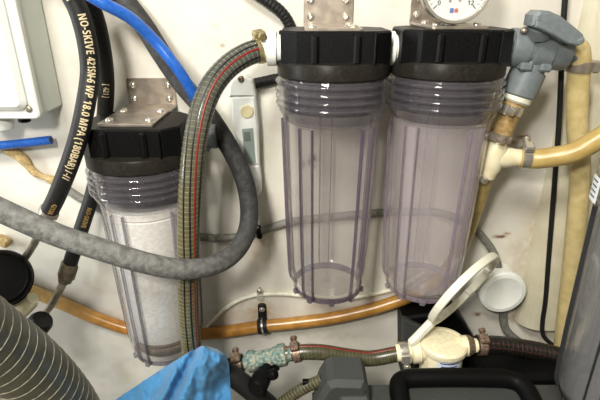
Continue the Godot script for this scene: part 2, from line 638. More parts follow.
func spiral_hose(called: String, label: String, pts: Array, r: float, body: String, wire: String, pitch_m: float, wire_r: float, stripes: Array, col = null) -> Node3D:
	var p := path_px(pts, 0.004)
	var base := p[0]
	for q in p:
		if q.y < base.y:
			base = q
	var o := thing(called, label, "hose", base)
	part(o, "tube", tube(p, r, 22, null, col), mats[body])
	part(o, "spiral_wire", helix(p, r - wire_r * 0.45, pitch_m, wire_r), mats[wire])
	for s in stripes:
		part(o, s[0], stripe(p, r - s[2] * 0.6, s[1], s[2], s[4] if s.size() > 4 else s[1]), mats[s[3]])
	return o

# ---------------------------------------------------------------- the filters
func water_filter(x: float, top: float, z: float, bowl_m: String, label: String, phase: float, tilt_text := false) -> Node3D:
	var o := thing("water_filter", label, "filter", Vector3(x, top - 0.289, z), "clear water filter housings on the bulkhead")
	var T := Transform3D(Basis(), Vector3(x, top, z))
	# cap: a square block with cut corners above a round ring
	var oct := PackedVector2Array()
	var h := 0.0512
	var hz := 0.041
	var ch := 0.015
	for q in [[h, -hz + ch], [h, hz - ch], [h - ch, hz], [-h + ch, hz], [-h, hz - ch], [-h, -hz + ch], [-h + ch, -hz], [h - ch, -hz]]:
		oct.append(Vector2(q[0], q[1]))
	var flip := Transform3D(Basis(Vector3(1, 0, 0), Vector3(0, 0, -1), Vector3(0, 1, 0)), Vector3(x, top - 0.029, z))
	var cap := part(o, "cap", slab(oct, 0.0, 0.029, 0.0016, flip), mats.cap_plastic)
	for rx in [-0.020, 0.018, 0.034]:
		var w := 0.0068 if rx < 0.03 else 0.002
		part(cap, "rib", block(Vector3(w, 0.027, 0.009), 0.002 if rx < 0.03 else 0.0008, T * Transform3D(Basis(), Vector3(rx, -0.0155, hz))), mats.cap_plastic)
	for s in [-1.0, 1.0]:
		part(cap, "rib", block(Vector3(0.006, 0.027, 0.006), 0.0012, T * Transform3D(Basis(), Vector3(s * h, -0.0155, -0.012))), mats.cap_plastic)
	part(o, "lock_ring", lathe([Vector2(0.042, -0.043), Vector2(0.0548, -0.043), Vector2(0.0558, -0.0418), Vector2(0.0558, -0.0300), Vector2(0.0548, -0.0280), Vector2(0.042, -0.0272), Vector2(0.042, -0.043)], 56, T), mats.ring_plastic)
	# bowl: threaded collar, shoulder, tapering ribbed wall and rounded bottom, with an inner face
	var prof := [Vector2(0, -0.2885), Vector2(0.030, -0.2885), Vector2(0.0385, -0.286), Vector2(0.0425, -0.2815), Vector2(0.0440, -0.275), Vector2(0.0462, -0.22), Vector2(0.0482, -0.15), Vector2(0.0498, -0.092), Vector2(0.0512, -0.084), Vector2(0.0548, -0.0755)]
	var yy := -0.073
	for k in 4:
		prof.append_array([Vector2(0.0550, yy), Vector2(0.0566, yy + 0.0006), Vector2(0.0577, yy + 0.0018), Vector2(0.0579, yy + 0.0028), Vector2(0.0577, yy + 0.0038), Vector2(0.0566, yy + 0.0050), Vector2(0.0550, yy + 0.0056)])
		yy += 0.0072
	prof.append_array([Vector2(0.0535, -0.0432), Vector2(0.0505, -0.0432)])
	var collar: Array = prof.slice(8)
	collar.append_array([Vector2(0.0505, -0.072), Vector2(0.0472, -0.088), prof[8]])
	prof = prof.slice(0, 9)
	prof.append_array([Vector2(0.0472, -0.088), Vector2(0.0455, -0.15), Vector2(0.0415, -0.272), Vector2(0.036, -0.2835), Vector2(0, -0.2845)])
	part(o, "thread_sleeve", lathe([Vector2(0.044, -0.076), Vector2(0.0488, -0.076), Vector2(0.0488, -0.0434), Vector2(0.044, -0.0434), Vector2(0.044, -0.076)], 48, T), mats.cap_plastic)
	var bowl := part(o, "bowl", lathe(prof, 96, T), mats[bowl_m])
	part(bowl, "thread_collar", lathe(collar, 96, T), mats.collar)
	var line := [Vector2(0.0500, -0.0885), Vector2(0.0484, -0.15), Vector2(0.0464, -0.22), Vector2(0.0441, -0.275), Vector2(0.0425, -0.283), Vector2(0.0385, -0.2895)]
	for k in 5:
		var an := deg_to_rad(72.0 * k) + phase
		part(bowl, "rib", wall_strip(line, an, 0.0062, 0.0030, T), mats[bowl_m])
		for e in [-1.0, 1.0]:
			part(bowl, "rib_edge", wall_strip(line, an + e * 0.135, 0.0006, 0.0036, T), mats[bowl_m + "_edge"])
	part(bowl, "foot_ring", lathe([Vector2(0.0370, -0.2915), Vector2(0.0405, -0.2915), Vector2(0.0412, -0.288), Vector2(0.0405, -0.2845), Vector2(0.0370, -0.2915)], 56, T), mats[bowl_m + "_edge"])
	for k in 10:
		part(bowl, "foot_tooth", block(Vector3(0.006, 0.006, 0.005), 0.001, T * Transform3D(Basis(Vector3(0, 1, 0), TAU * k / 10 + phase), Vector3.ZERO) * Transform3D(Basis(), Vector3(0, -0.2905, 0.0410))), mats[bowl_m + "_edge"])
	var foot := lathe([Vector2(0, -0.294), Vector2(0.006, -0.294), Vector2(0.0075, -0.2925), Vector2(0.0075, -0.2885), Vector2(0, -0.2885)], 12, T)
	part(o, "drain_plug", foot, mats.cap_plastic if bowl_m == "bowl_clear" else mats[bowl_m])
	return o

# a raised strip following a turned wall: line of (radius, height), angle about y from +z, half width and height
func wall_strip(line: Array, an: float, half: float, proud: float, T: Transform3D) -> Shape:
	var s := Shape.new()
	var q := T * Transform3D(Basis(Vector3(0, 1, 0), an), Vector3.ZERO)
	var ring: Array = []
	for p in line:
		ring.append([Vector3(-half, p.y, p.x - 0.0006), Vector3(half, p.y, p.x - 0.0006), Vector3(half * 0.8, p.y, p.x + proud), Vector3(-half * 0.8, p.y, p.x + proud)])
	for i in line.size() - 1:
		var a: Array = ring[i]
		var b: Array = ring[i + 1]
		for j in 4:
			var k := (j + 1) % 4
			s.face([b[j], b[k], a[k], a[j]])
	s.face([ring[0][3], ring[0][2], ring[0][1], ring[0][0]])
	s.face([ring[-1][0], ring[-1][1], ring[-1][2], ring[-1][3]])
	return s.moved(q)

func port(parent: Node3D, x0: float, x1: float, y: float, z: float, r: float, m: String) -> void:
	part(parent, "port", turned(Vector3(x0, y, z), Vector3(x1, y, z), [Vector2(0, 0), Vector2(r * 0.8, 0), Vector2(r * 0.8, 0.25), Vector2(r, 0.3), Vector2(r, 0.72), Vector2(r * 0.8, 0.78), Vector2(r * 0.8, 1), Vector2(0, 1)], 28), mats[m])

func bracket(x: float, y: float, z1: float, w: float, up: float, label: String) -> Node3D:
	var o := thing("mounting_bracket", label, "bracket", Vector3(x, y, 0), "angle brackets holding the filters")
	var bp := part(o, "back_plate", slab(round_outline(x, y + up / 2, w, up, 0.002, 2), 0.0, 0.0025, 0.0005), mats.steel)
	var flip := Transform3D(Basis(Vector3(1, 0, 0), Vector3(0, 0, -1), Vector3(0, 1, 0)), Vector3(x, y, 0))
	var tp := part(o, "top_plate", slab(round_outline(0, -z1 / 2, w, z1, 0.003, 3), 0.0, 0.0025, 0.0005, flip), mats.steel)
	for s in [-1.0, 1.0]:
		for k in [0.28, 0.76]:
			part(bp, "screw", screw_shape(Vector3(x + s * w * 0.36, y + up * k, 0.0026), Vector3(0, 0, 1), 0.0042), mats.chrome)
		for k in [0.42, 0.85]:
			part(tp, "screw", screw_shape(Vector3(x + s * w * 0.36, y + 0.0026, z1 * k), Vector3(0, 1, 0), 0.0042), mats.chrome)
	return o

# ---------------------------------------------------------------- build
func _ready() -> void:
	var cam := Camera3D.new()
	cam.name = "camera"
	cam.position = cam_pos
	cam.rotation.x = -pitch
	cam.fov = rad_to_deg(2 * atan(200.0 / F))
	cam.near = 0.01
	cam.current = true
	add_child(cam)
	var we := WorldEnvironment.new()
	we.name = "environment"
	var env := Environment.new()
	env.background_mode = Environment.BG_COLOR
	env.background_color = Color(0.35, 0.36, 0.37)
	env.tonemap_mode = Environment.TONE_MAPPER_LINEAR
	env.tonemap_exposure = 1.0
	env.sdfgi_enabled = true
	env.ssao_enabled = true
	env.ssil_enabled = true
	we.environment = env
	add_child(we)
	make_materials()
	lamps()
	setting()
	filters()
	boxes_on_wall()
	hoses()
	valve_side()
	bottom_things()

func lamp(called: String, label: String, at: Vector3, to: Vector3, size: Vector2, energy: float, col: Color) -> void:
	var o := thing(called, label, "lamp", at)
	var t := Transform3D(Basis(), at).looking_at(to, Vector3(0, 1, 0) if absf((to - at).normalized().y) < 0.95 else Vector3(0, 0, -1))
	part(o, "housing", block(Vector3(size.x + 0.04, size.y + 0.04, 0.03), 0.006, t * Transform3D(Basis(), Vector3(0, 0, 0.017))), mats.white_plastic)
	part(o, "diffuser", block(Vector3(size.x, size.y, 0.004), 0.001, t), mats.lamp_glow)
	var l := AreaLight3D.new()
	l.name = called + "_light"
	l.area_size = size
	l.light_energy = energy
	l.light_color = col
	l.area_range = 6.0
	l.area_attenuation = 2.0
	l.shadow_enabled = true
	l.transform = t * Transform3D(Basis(), Vector3(0, 0, -0.006))
	add_child(l)

func lamps() -> void:
	lamp("ceiling_lamp", "square ceiling lamp over the open locker", Vector3(-0.34, 1.62, 0.95), Vector3(0.0, 0.45, 0.0), Vector2(0.26, 0.26), 1.7, Color(1, 0.985, 0.95))
	lamp("flash_stand_in", "added small square lamp standing in for a camera flash", Vector3(-0.15, 0.93, 0.68), Vector3(0.0, 0.5, 0.0), Vector2(0.07, 0.07), 0.42, Color(1, 0.98, 0.94))  # unseen lamp added in place of the camera's flash
	lamp("added_strip_lamp", "added upright strip lamp throwing light from the side", Vector3(-0.92, 0.75, 0.30), Vector3(0.1, 0.5, 0.05), Vector2(0.08, 0.5), 0.55, Color(0.95, 0.98, 1.0))  # unseen lamp added for the side highlights on the housings

func setting() -> void:
	var wm := wall_material()
	var s := Shape.new()
	var q := [Vector3(-1, FLOOR - 0.03, 0), Vector3(1, FLOOR - 0.03, 0), Vector3(1, 1.7, 0), Vector3(-1, 1.7, 0)]
	for p in q:
		s.vert(p, Vector3(0, 0, 1), Vector2((p.x + 0.7) / 1.4, (1.1 - p.y) / 0.957))
	s.quad(0, 1, 2, 3)
	s.face([Vector3(-1, 0.12, -0.03), Vector3(-1, 1.7, -0.03), Vector3(1, 1.7, -0.03), Vector3(1, 0.12, -0.03)])
	s.face([Vector3(-1, 0.12, 0), Vector3(-1, 1.7, 0), Vector3(-1, 1.7, -0.03), Vector3(-1, 0.12, -0.03)])
	s.face([Vector3(1, 0.12, -0.03), Vector3(1, 1.7, -0.03), Vector3(1, 1.7, 0), Vector3(1, 0.12, 0)])
	s.face([Vector3(-1, 1.7, 0), Vector3(1, 1.7, 0), Vector3(1, 1.7, -0.03), Vector3(-1, 1.7, -0.03)])
	s.face([Vector3(-1, 0.12, -0.03), Vector3(1, 0.12, -0.03), Vector3(1, 0.12, 0), Vector3(-1, 0.12, 0)])
	struct("wall_back", s, wm, "off-white painted bulkhead with scuffs and rust specks")
	var room := textured("cabin_paint", Color(0.74, 0.72, 0.67), Color(0.79, 0.77, 0.72), 0.7, 0, 3, 0.02)
	struct("floor", block(Vector3(2.06, 0.03, 1.86), 0.002, Transform3D(Basis(), Vector3(0, FLOOR - 0.015, 0.9))), textured("locker_floor", Color(0.42, 0.40, 0.36), Color(0.50, 0.48, 0.44), 0.7, 0, 6, 0.03))
	struct("ceiling", block(Vector3(2.06, 0.03, 1.86), 0.002, Transform3D(Basis(), Vector3(0, 1.715, 0.9))), room)
	struct("wall_left", block(Vector3(0.03, 1.6, 1.86), 0.002, Transform3D(Basis(), Vector3(-1.015, 0.92, 0.9))), room)
	struct("wall_right", block(Vector3(0.03, 1.6, 1.86), 0.002, Transform3D(Basis(), Vector3(1.015, 0.92, 0.9))), room)
	struct("wall_front", block(Vector3(2.06, 1.6, 0.03), 0.002, Transform3D(Basis(), Vector3(0, 0.92, 1.815))), room)
	# the moulded return beside the tan hose: a thick panel with a rolled edge
	var poly := PackedVector2Array()
	for k in 9:
		var a := deg_to_rad(180 - 90.0 * k / 8)
		poly.append(Vector2(0.335 + 0.028 * cos(a), -0.001 + 0.028 * sin(a)))
	poly.append(Vector2(0.99, 0.027))
	poly.append(Vector2(0.99, -0.001))
	var up := Transform3D(Basis(Vector3(1, 0, 0), Vector3(0, 0, 1), Vector3(0, -1, 0)), Vector3(0, 1.69, 0))
	struct("trim_1", slab(poly, 0.0, 1.69 - 0.325, 0.004, up), textured("panel_paint", Color(0.77, 0.745, 0.65), Color(0.81, 0.79, 0.70), 0.5, 0, 5, 0.02), "off-white moulded panel with a rolled edge behind the tan hose")

func filters() -> void:
	var a := water_filter(-0.170, 0.6352, 0.07, "bowl_clear", "clear filter housing with white cartridge inside, behind the striped spiral hose", -0.35)
	var b := water_filter(0.0332, 0.7245, 0.07, "bowl_violet", "empty violet-tinted filter housing next to the striped hose's brass end", -0.57)
	var c := water_filter(0.1455, 0.7255, 0.07, "bowl_cloudy", "empty cloudy filter housing under the pressure gauge", -0.80)
	var d := water_filter(0.304, 0.673, 0.2, "bowl_grey", "dim grey clear housing partly out of view by the tan hose", -0.9)
	var st := part(d, "sticker", curved_patch(Vector3(0.304, 0.6045, 0.2), 0.0586, 0.022, -1.97, -1.68), mats.paper)
	for k in 4:
		part(st, "print_line", curved_patch(Vector3(0.304, 0.6115 - k * 0.0045, 0.2), 0.0588, 0.0013, -1.93, -1.74), mats.print_dark)
	port(b, -0.038, -0.0175, 0.706, 0.07, 0.0165, "white_plastic")
	port(b, 0.0838, 0.0948, 0.706, 0.07, 0.0165, "white_plastic")
	port(c, 0.196, 0.212, 0.706, 0.07, 0.0165, "valve_grey")
	port(a, -0.1195, -0.088, 0.618, 0.07, 0.0165, "valve_grey")
	bracket(-0.1725, 0.6355, 0.099, 0.056, 0.032, "steel angle bracket with eight screws above the cartridge-filled filter")
	bracket(0.031, 0.7238, 0.10, 0.054, 0.034, "steel angle bracket on the middle violet filter's cap")
	bracket(0.146, 0.7258, 0.10, 0.052, 0.034, "steel angle bracket behind the pressure gauge")
	# the fourth filter hangs from a long bracket on the moulded panel
	var o := thing("mounting_bracket", "long steel bracket carrying the dim grey filter housing", "bracket", Vector3(0.375, 0.6765, 0.027), "angle brackets holding the filters")
	part(o, "back_plate", block(Vector3(0.056, 0.034, 0.0025), 0.0005, Transform3D(Basis(), Vector3(0.375, 0.695, 0.0283))), mats.steel)
	part(o, "top_plate", block(Vector3(0.056, 0.0025, 0.2), 0.0005, Transform3D(Basis(), Vector3(0.375, 0.6775, 0.128))), mats.steel)
	# white pleated cartridge standing in the first bowl
	var T := Transform3D(Basis(), Vector3(-0.170, 0.6352, 0.07))
	var k := thing("filter_cartridge", "white filter cartridge standing inside the clear housing by the hydraulic hoses", "cartridge", Vector3(-0.170, 0.6352 - 0.2845, 0.07))
	part(k, "media", lathe([Vector2(0.0395, -0.262), Vector2(0.0405, -0.26), Vector2(0.0440, -0.10), Vector2(0.042, -0.098)], 48, T), mats.cartridge)
	part(k, "end_cap", lathe([Vector2(0, -0.266), Vector2(0.038, -0.266), Vector2(0.0403, -0.264), Vector2(0.0403, -0.261), Vector2(0, -0.261)], 40, T), mats.silt)
	part(k, "sediment", lathe([Vector2(0.015, -0.2835), Vector2(0.035, -0.2825), Vector2(0.0405, -0.273), Vector2(0.041, -0.269), Vector2(0.015, -0.268)], 40, T), mats.silt)
	part(k, "end_cap", lathe([Vector2(0, -0.099), Vector2(0.043, -0.099), Vector2(0.0445, -0.097), Vector2(0.0445, -0.090), Vector2(0.042, -0.088), Vector2(0, -0.088)], 40, T), mats.cartridge)
	part(k, "core", lathe([Vector2(0, -0.2845), Vector2(0.014, -0.2845), Vector2(0.014, -0.266), Vector2(0, -0.266)], 20, T), mats.silt)
	gauge()

func gauge() -> void:
	var c := P(457.5, -14.5, 0.096)
	var r := 0.0323
	var o := thing("pressure_gauge", "round chrome-rimmed pressure gauge on a filter cap", "gauge", Vector3(c.x, 0.7285, c.z - 0.012))
	var T := Transform3D(Basis(Vector3(1, 0, 0), Vector3(0, 0, 1), Vector3(0, -1, 0)), c)
	part(o, "case", lathe([Vector2(0, -0.024), Vector2(r * 0.86, -0.024), Vector2(r * 0.93, -0.021), Vector2(r * 0.93, -0.002), Vector2(0, -0.002)], 56, T), mats.dull_steel)
	part(o, "rim", lathe([Vector2(r * 0.90, -0.004), Vector2(r, -0.004), Vector2(r * 1.0, 0.0015), Vector2(r * 0.97, 0.004), Vector2(r * 0.90, 0.0035), Vector2(r * 0.875, 0.0005), Vector2(r * 0.875, -0.002), Vector2(r * 0.9, -0.004)], 64, T), mats.chrome)
	var dial := part(o, "dial", lathe([Vector2(0, -0.0025), Vector2(r * 0.89, -0.0025), Vector2(r * 0.89, -0.0012), Vector2(0, -0.0012)], 56, T), mats.dial_white)
	for k in 31:
		var a := deg_to_rad(225 - 270.0 * k / 30)
		var long := 0.0042 if k % 5 == 0 else 0.0022
		var tr := T * Transform3D(Basis(Vector3(0, 1, 0), a), Vector3.ZERO)
		part(dial, "tick", block(Vector3(long, 0.0004, 0.0005 if k % 5 else 0.0009), 0.0001, tr * Transform3D(Basis(), Vector3(r * 0.84 - long / 2, -0.0009, 0))), mats.print_dark)
	var nums := ["0", "2", "4", "6", "8", "10", "12"]
	for k in 7:
		var a := deg_to_rad(225 - 45.0 * k)
		part(dial, "numeral", letters(nums[k], 0.0042, c + Vector3(cos(a) * r * 0.62, sin(a) * r * 0.62, -0.0011)), mats.print_dark)
	part(dial, "blue_mark", slab(round_outline(-0.0022, 0, 0.0034, 0.0040, 0.0006, 2), -0.0012, -0.0006, 0.0001, Transform3D(Basis(), c + Vector3(0, -0.0205, 0))), mats.print_blue)
	part(dial, "red_mark", slab(round_outline(0.0019, 0, 0.0034, 0.0036, 0.0014, 3), -0.0012, -0.0006, 0.0001, Transform3D(Basis(), c + Vector3(0, -0.0205, 0))), mats.print_red)
	for k in [[-0.0045, -0.0125], [0.0042, -0.012], [0.0, -0.0098]]:
		part(dial, "rivet", screw_shape(c + Vector3(k[0], k[1], -0.0012), Vector3(0, 0, 1), 0.0013), mats.dull_steel)
	var pt := slab(PackedVector2Array([Vector2(-0.003, -0.0007), Vector2(r * 0.7, -0.0002), Vector2(r * 0.7, 0.0002), Vector2(-0.003, 0.0007)]), -0.0004, 0.0, 0.0001, Transform3D(Basis(Vector3(0, 0, 1), deg_to_rad(150)), c))
	part(dial, "pointer", pt, mats.print_dark)
	part(o, "lens", lathe([Vector2(0, 0.0012), Vector2(r * 0.88, 0.0012), Vector2(r * 0.88, 0.0018), Vector2(0, 0.0018)], 48, T), mats.lens)
	part(o, "stem", turned(Vector3(c.x, 0.7285, c.z - 0.012), Vector3(c.x, c.y - r * 0.85, c.z - 0.012), [Vector2(0, 0), Vector2(0.0065, 0), Vector2(0.0065, 0.6), Vector2(0.0045, 0.65), Vector2(0.0045, 1), Vector2(0, 1)], 6), mats.white_plastic)

func letters(text: String, height: float, at: Vector3, b := Basis()) -> Shape:
	var f := SystemFont.new()
	f.font_names = PackedStringArray(["Droid Sans"])
	f.font_weight = 700
	var tm := TextMesh.new()
	tm.font = f
	tm.text = text
	tm.font_size = 32
	tm.pixel_size = height / 24.0
	tm.depth = 0.0002
	var a := tm.get_mesh_arrays()
	var s := Shape.new()
	s.v = a[Mesh.ARRAY_VERTEX]
	s.n = a[Mesh.ARRAY_NORMAL]
	s.uv.resize(s.v.size())
	s.c.resize(s.v.size())
	s.idx = a[Mesh.ARRAY_INDEX]
	return s.moved(Transform3D(b, at))

func boxes_on_wall() -> void:
	# enclosure in the corner
	var x1 := -0.279
	var x0 := -0.46
	var y0 := 0.635
	var y1 := 0.93
	var o := thing("junction_box", "pale grey junction box with a raised white lid beside the hydraulic hoses", "box", Vector3((x0 + x1) / 2, y0, 0))
	var mid := Vector3((x0 + x1) / 2, (y0 + y1) / 2, 0)
	part(o, "body", block(Vector3(x1 - x0, y1 - y0, 0.05), 0.003, Transform3D(Basis(), mid + Vector3(0, 0, 0.025))), mats.box_plastic)
	var lid := part(o, "lid", slab(round_outline(mid.x, mid.y, x1 - x0 + 0.004, y1 - y0 + 0.004, 0.006, 4), 0.0505, 0.0575, 0.0015), mats.white_plastic)
	part(lid, "raised_panel", slab(round_outline(mid.x, mid.y, x1 - x0 - 0.014, y1 - y0 - 0.016, 0.010, 4), 0.0575, 0.066, 0.005), mats.white_plastic)
	part(lid, "screw", screw_shape(Vector3(x1 - 0.008, y0 + 0.009, 0.0576), Vector3(0, 0, 1), 0.004), mats.dull_steel)
	var g := P(25, 122, 0.035)
	part(o, "cable_gland", turned(Vector3(g.x, y0 + 0.001, 0.035), Vector3(g.x, y0 - 0.011, 0.035), [Vector2(0, 0), Vector2(0.0055, 0), Vector2(0.0055, 0.5), Vector2(0.0065, 0.55), Vector2(0.0065, 0.9), Vector2(0.004, 1), Vector2(0, 1)], 12), mats.cap_plastic)
	g = P(2, 128, 0.035)
	part(o, "hose_spout", turned(Vector3(g.x, y0 + 0.001, 0.035), Vector3(g.x, y0 - 0.020, 0.035), [Vector2(0, 0), Vector2(0.014, 0), Vector2(0.014, 0.6), Vector2(0.012, 0.9), Vector2(0.006, 1), Vector2(0, 1)], 24), mats.white_plastic)
	# handheld meter hung on the wall
	var z0 := 0.013
	var z1 := 0.027
	var m := thing("handheld_meter", "slim white handheld meter with grey display hanging between the filters", "meter", P(252, 197, 0.013))
	part(m, "body", slab(outline([[231, 97], [255, 96], [257, 118], [258, 127], [259, 165], [240, 166], [236, 140], [232, 124]], z1), z0, z1, 0.002), mats.white_plastic)
	part(m, "cap", slab(outline([[229, 97], [229, 85], [232, 79], [238, 76], [246, 76], [252, 80], [254, 86], [256, 96.5]], z1), z0 - 0.001, z1 + 0.001, 0.002), mats.white_plastic)
	part(m, "tip", slab(outline([[241, 166.5], [259, 165.5], [261, 180], [261, 193], [258, 197], [252, 198], [248, 194], [243, 178]], z1), z0, z1 - 0.001, 0.0025), mats.white_plastic)
	part(m, "display", slab(outline([[242, 129], [253, 128], [256, 163], [245, 164]], z1), z1 - 0.001, z1 + 0.0006, 0.0003), mats.lcd_grey)
	part(m, "display_text", slab(outline([[243.5, 132], [250, 131.5], [251, 141], [244.5, 141.5]], z1), z1, z1 + 0.0009, 0.0002), mats.lcd_dark)
	var bt := P(247, 111.5, z1)
	part(m, "button", lathe([Vector2(0.0076, -0.001), Vector2(0.0076, 0.001), Vector2(0.0066, 0.0018), Vector2(0, 0.0018)], 28, Transform3D(basis_y(Vector3(0, 0, 1), Vector3(0, 1, 0)), bt)), mats.button_beige)
	var hk := P(241, 79, z1 + 0.001)
	part(m, "hanging_screw", screw_shape(hk, Vector3(0, 0, 1), 0.0036), mats.rusty_steel)
	# round white cover on the grey conduit
	var c := P(503, 292, 0.0)
	var cc := Vector3(c.x, c.y, 0.0)
	cc = P(503, 293, 0.03)
	cc.z = 0.0
	var rb := thing("conduit_box", "round white conduit box with a domed lid beside the cream ring wrench", "box", Vector3(cc.x, cc.y - 0.031, 0))
	var T := Transform3D(basis_y(Vector3(0, 0, 1), Vector3(0, 1, 0)), cc)
	part(rb, "body", lathe([Vector2(0, 0), Vector2(0.0285, 0), Vector2(0.0285, 0.020), Vector2(0, 0.020)], 48, T), mats.white_plastic)
	part(rb, "lid", lathe([Vector2(0.028, 0.0195), Vector2(0.0305, 0.020), Vector2(0.031, 0.0215), Vector2(0.031, 0.029), Vector2(0.0295, 0.031), Vector2(0.024, 0.0318), Vector2(0.0225, 0.031), Vector2(0, 0.0312)], 56, T), mats.white_plastic)

func hoses() -> void:
	# printed hydraulic hose, ferrule and pipe
	var pa := path_px([[44, -80, 0.10], [66, -16, 0.10], [79, 12, 0.10], [87, 42, 0.10], [90, 72, 0.10], [86, 103, 0.112], [78.5, 137, 0.121], [69, 166, 0.122], [57, 196, 0.119], [49, 212, 0.115]], 0.003)
	var o := thing("hydraulic_hose", "black hydraulic hose printed with pale lettering, in front of the other", "hose", pa[-1], "black hydraulic hoses")
	part(o, "hose", tube(pa, 0.0087, 22), mats.rubber)
	var lead := path_px([[44, -80, 0.10], [55, -48, 0.10], [66, -16, 0.10]], 0.003)
	var ahead := 0.0
	for i in lead.size() - 1:
		ahead += lead[i].distance_to(lead[i + 1])
	part(o, "lettering", hose_text("NO-SKIVE 421SN-6 WP 18.0 MPA (180BAR) /-//", pa, 0.0087, ahead + 0.0255, 0.0066, 8), mats.print_cream)
	part(o, "lettering", hose_text("421SN", pa, 0.0087, ahead + 0.212, 0.0045, 10), mats.print_gold)
	part(o, "print_frame", hose_text("[]", pa, 0.0087, ahead + 0.008, 0.009, 8), mats.print_cream)
	var e := pa[-1]
	var dir := (pa[-1] - pa[-4]).normalized()
	part(o, "ferrule", turned(e - dir * 0.004, e + dir * 0.010, [Vector2(0, 0), Vector2(0.0098, 0), Vector2(0.0102, 0.1), Vector2(0.0102, 0.6), Vector2(0.008, 0.7), Vector2(0.008, 1), Vector2(0, 1)], 6), mats.steel)
	var pp := path([e + dir * 0.008, P(40, 228, 0.10), P(34, 243, 0.088), P(22, 262, 0.065), P(12, 272, 0.045)], 0.003)
	part(o, "pipe", tube(pp, 0.0045, 14), mats.dull_steel)
	var pb := path_px([[80, -16, 0.052], [94, 14, 0.052], [102, 46, 0.046], [106, 80, 0.034], [105, 112, 0.020], [101, 142, 0.0145], [97, 172, 0.018], [92, 196, 0.026], [85, 218, 0.036], [77, 242, 0.046], [70, 264, 0.05]], 0.003)
	o = thing("hydraulic_hose", "black hydraulic hose running behind the filter cap to a brown hex fitting", "hose", pb[-1], "black hydraulic hoses")
	part(o, "hose", tube(pb, 0.0087, 22), mats.rubber)
	part(o, "lettering", hose_text("NO-SKIVE", pb, 0.0087, 0.262, 0.0050, 10), mats.print_gold)
	part(o, "print_frame", hose_text("[ 421 ]", pb, 0.0087, 0.098, 0.0055, 0), mats.print_cream)
	e = pb[-1]
	dir = (pb[-1] - pb[-4]).normalized()
	part(o, "hex_fitting", turned(e - dir * 0.002, e + dir * 0.026, [Vector2(0, 0), Vector2(0.0095, 0), Vector2(0.0108, 0.1), Vector2(0.0108, 0.75), Vector2(0.0085, 0.85), Vector2(0.0085, 1), Vector2(0, 1)], 6), mats.bronze)
	pp = path([e + dir * 0.024, P(56, 297, 0.05), P(49, 308, 0.05), P(36, 324, 0.048), P(28, 336, 0.046)], 0.003)
	part(o, "pipe", tube(pp, 0.0048, 14), mats.dull_steel)
	# blue hoses
	var pl := path_px([[-20, -60, 0.13], [30, -36, 0.125], [70, -16, 0.12], [103, 3, 0.117], [130, 18, 0.106], [154, 40, 0.095], [174, 64, 0.094], [190, 88, 0.088], [201, 112, 0.078], [205, 132, 0.07]], 0.004)
	single("blue_hose", tube(pl, 0.0054, 18), mats.blue_hose, "bright blue hose crossing above the cartridge-filled filter", "hose")
	var ps := path_px([[-90, 156, 0.018], [-25, 148, 0.018], [15, 144, 0.018], [51, 140, 0.018]], 0.004)
	o = thing("blue_pipe", "short blue pipe stub with a cut open end below the junction box", "pipe", ps[0])
	part(o, "pipe_wall", tube(ps, 0.0052, 16), mats.blue_hose)
	var pe := ps[-1]
	var pd := (ps[-1] - ps[-2]).normalized()
	part(o, "bore", rod(pe - pd * 0.002, pe + pd * 0.0004, 0.0036, 14), mats.print_dark)
	# loop hose, near black at its start and greyer along the lower run
	var grey_ramp := func(s: float, total: float) -> Color:
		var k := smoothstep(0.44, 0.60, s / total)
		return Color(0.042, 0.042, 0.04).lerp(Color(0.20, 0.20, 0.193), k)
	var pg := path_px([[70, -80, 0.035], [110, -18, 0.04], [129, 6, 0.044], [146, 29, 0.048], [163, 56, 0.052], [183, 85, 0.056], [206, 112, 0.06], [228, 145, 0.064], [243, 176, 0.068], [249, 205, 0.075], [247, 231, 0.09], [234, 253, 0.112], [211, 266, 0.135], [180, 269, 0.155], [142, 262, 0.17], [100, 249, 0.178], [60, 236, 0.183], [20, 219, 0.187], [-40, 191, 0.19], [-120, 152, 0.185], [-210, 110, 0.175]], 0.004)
	single("rubber_hose", tube(pg, 0.0102, 24, null, grey_ramp), mats.dusty_rubber, "thick black and grey rubber hose looping in front of the cartridge-filled filter", "hose")
	# clear spiral hose with tracer lines
	spiral_hose("spiral_hose", "translucent olive spiral hose with red tracer line arching down from a filter", [[276, 49, 0.07], [262, 50, 0.071], [246, 55, 0.08], [229, 66, 0.09], [214, 83, 0.103], [203, 107, 0.114], [195, 142, 0.124], [190.5, 185, 0.13], [188.5, 230, 0.13], [188, 280, 0.128], [189, 320, 0.124], [192, 352, 0.118], [197, 390, 0.11], [200, 430, 0.10], [202, 480, 0.09]], 0.0112, "olive_hose", "wire_olive", 0.0050, 0.00042, [["red_line", -12, 0.0014, "red_line", 40], ["black_line", -34, 0.0013, "black_line", 14], ["black_line", 30, 0.0012, "black_line", 62], ["black_line", -62, 0.0012, "black_line", -20]], func(d: float, total: float) -> Color: return Color(0.085, 0.09, 0.075).lerp(Color(0.13, 0.115, 0.058), smoothstep(0.08, 0.36, d / total)))
	var ca := P(261, 50, 0.071)
	hose_clamp(ca, P(246, 55, 0.08) - P(272, 49, 0.07), 0.0116, Vector3(0, 1, 0.2), "brass-toned hose clamp where the spiral hose meets the filter port", "brass", 0.010)
	# black corrugated conduit
	var corr := func(s: float) -> float: return 0.0058 + 0.0005 * absf(sin(s * PI / 0.0042))
	var pc := path_px([[200, -50, 0.014], [246, -14, 0.012], [266, 0, 0.012], [281, 12, 0.010], [290, 26, 0.0075], [298, 52, 0.0066], [290, 74, 0.0066], [271, 80, 0.0066], [254, 84, 0.0066], [238, 90, 0.0066]], 0.0007)
	single("corrugated_conduit", tube(pc, 0.006, 12, corr), mats.rubber, "black corrugated conduit curling behind the violet filter's cap", "conduit")
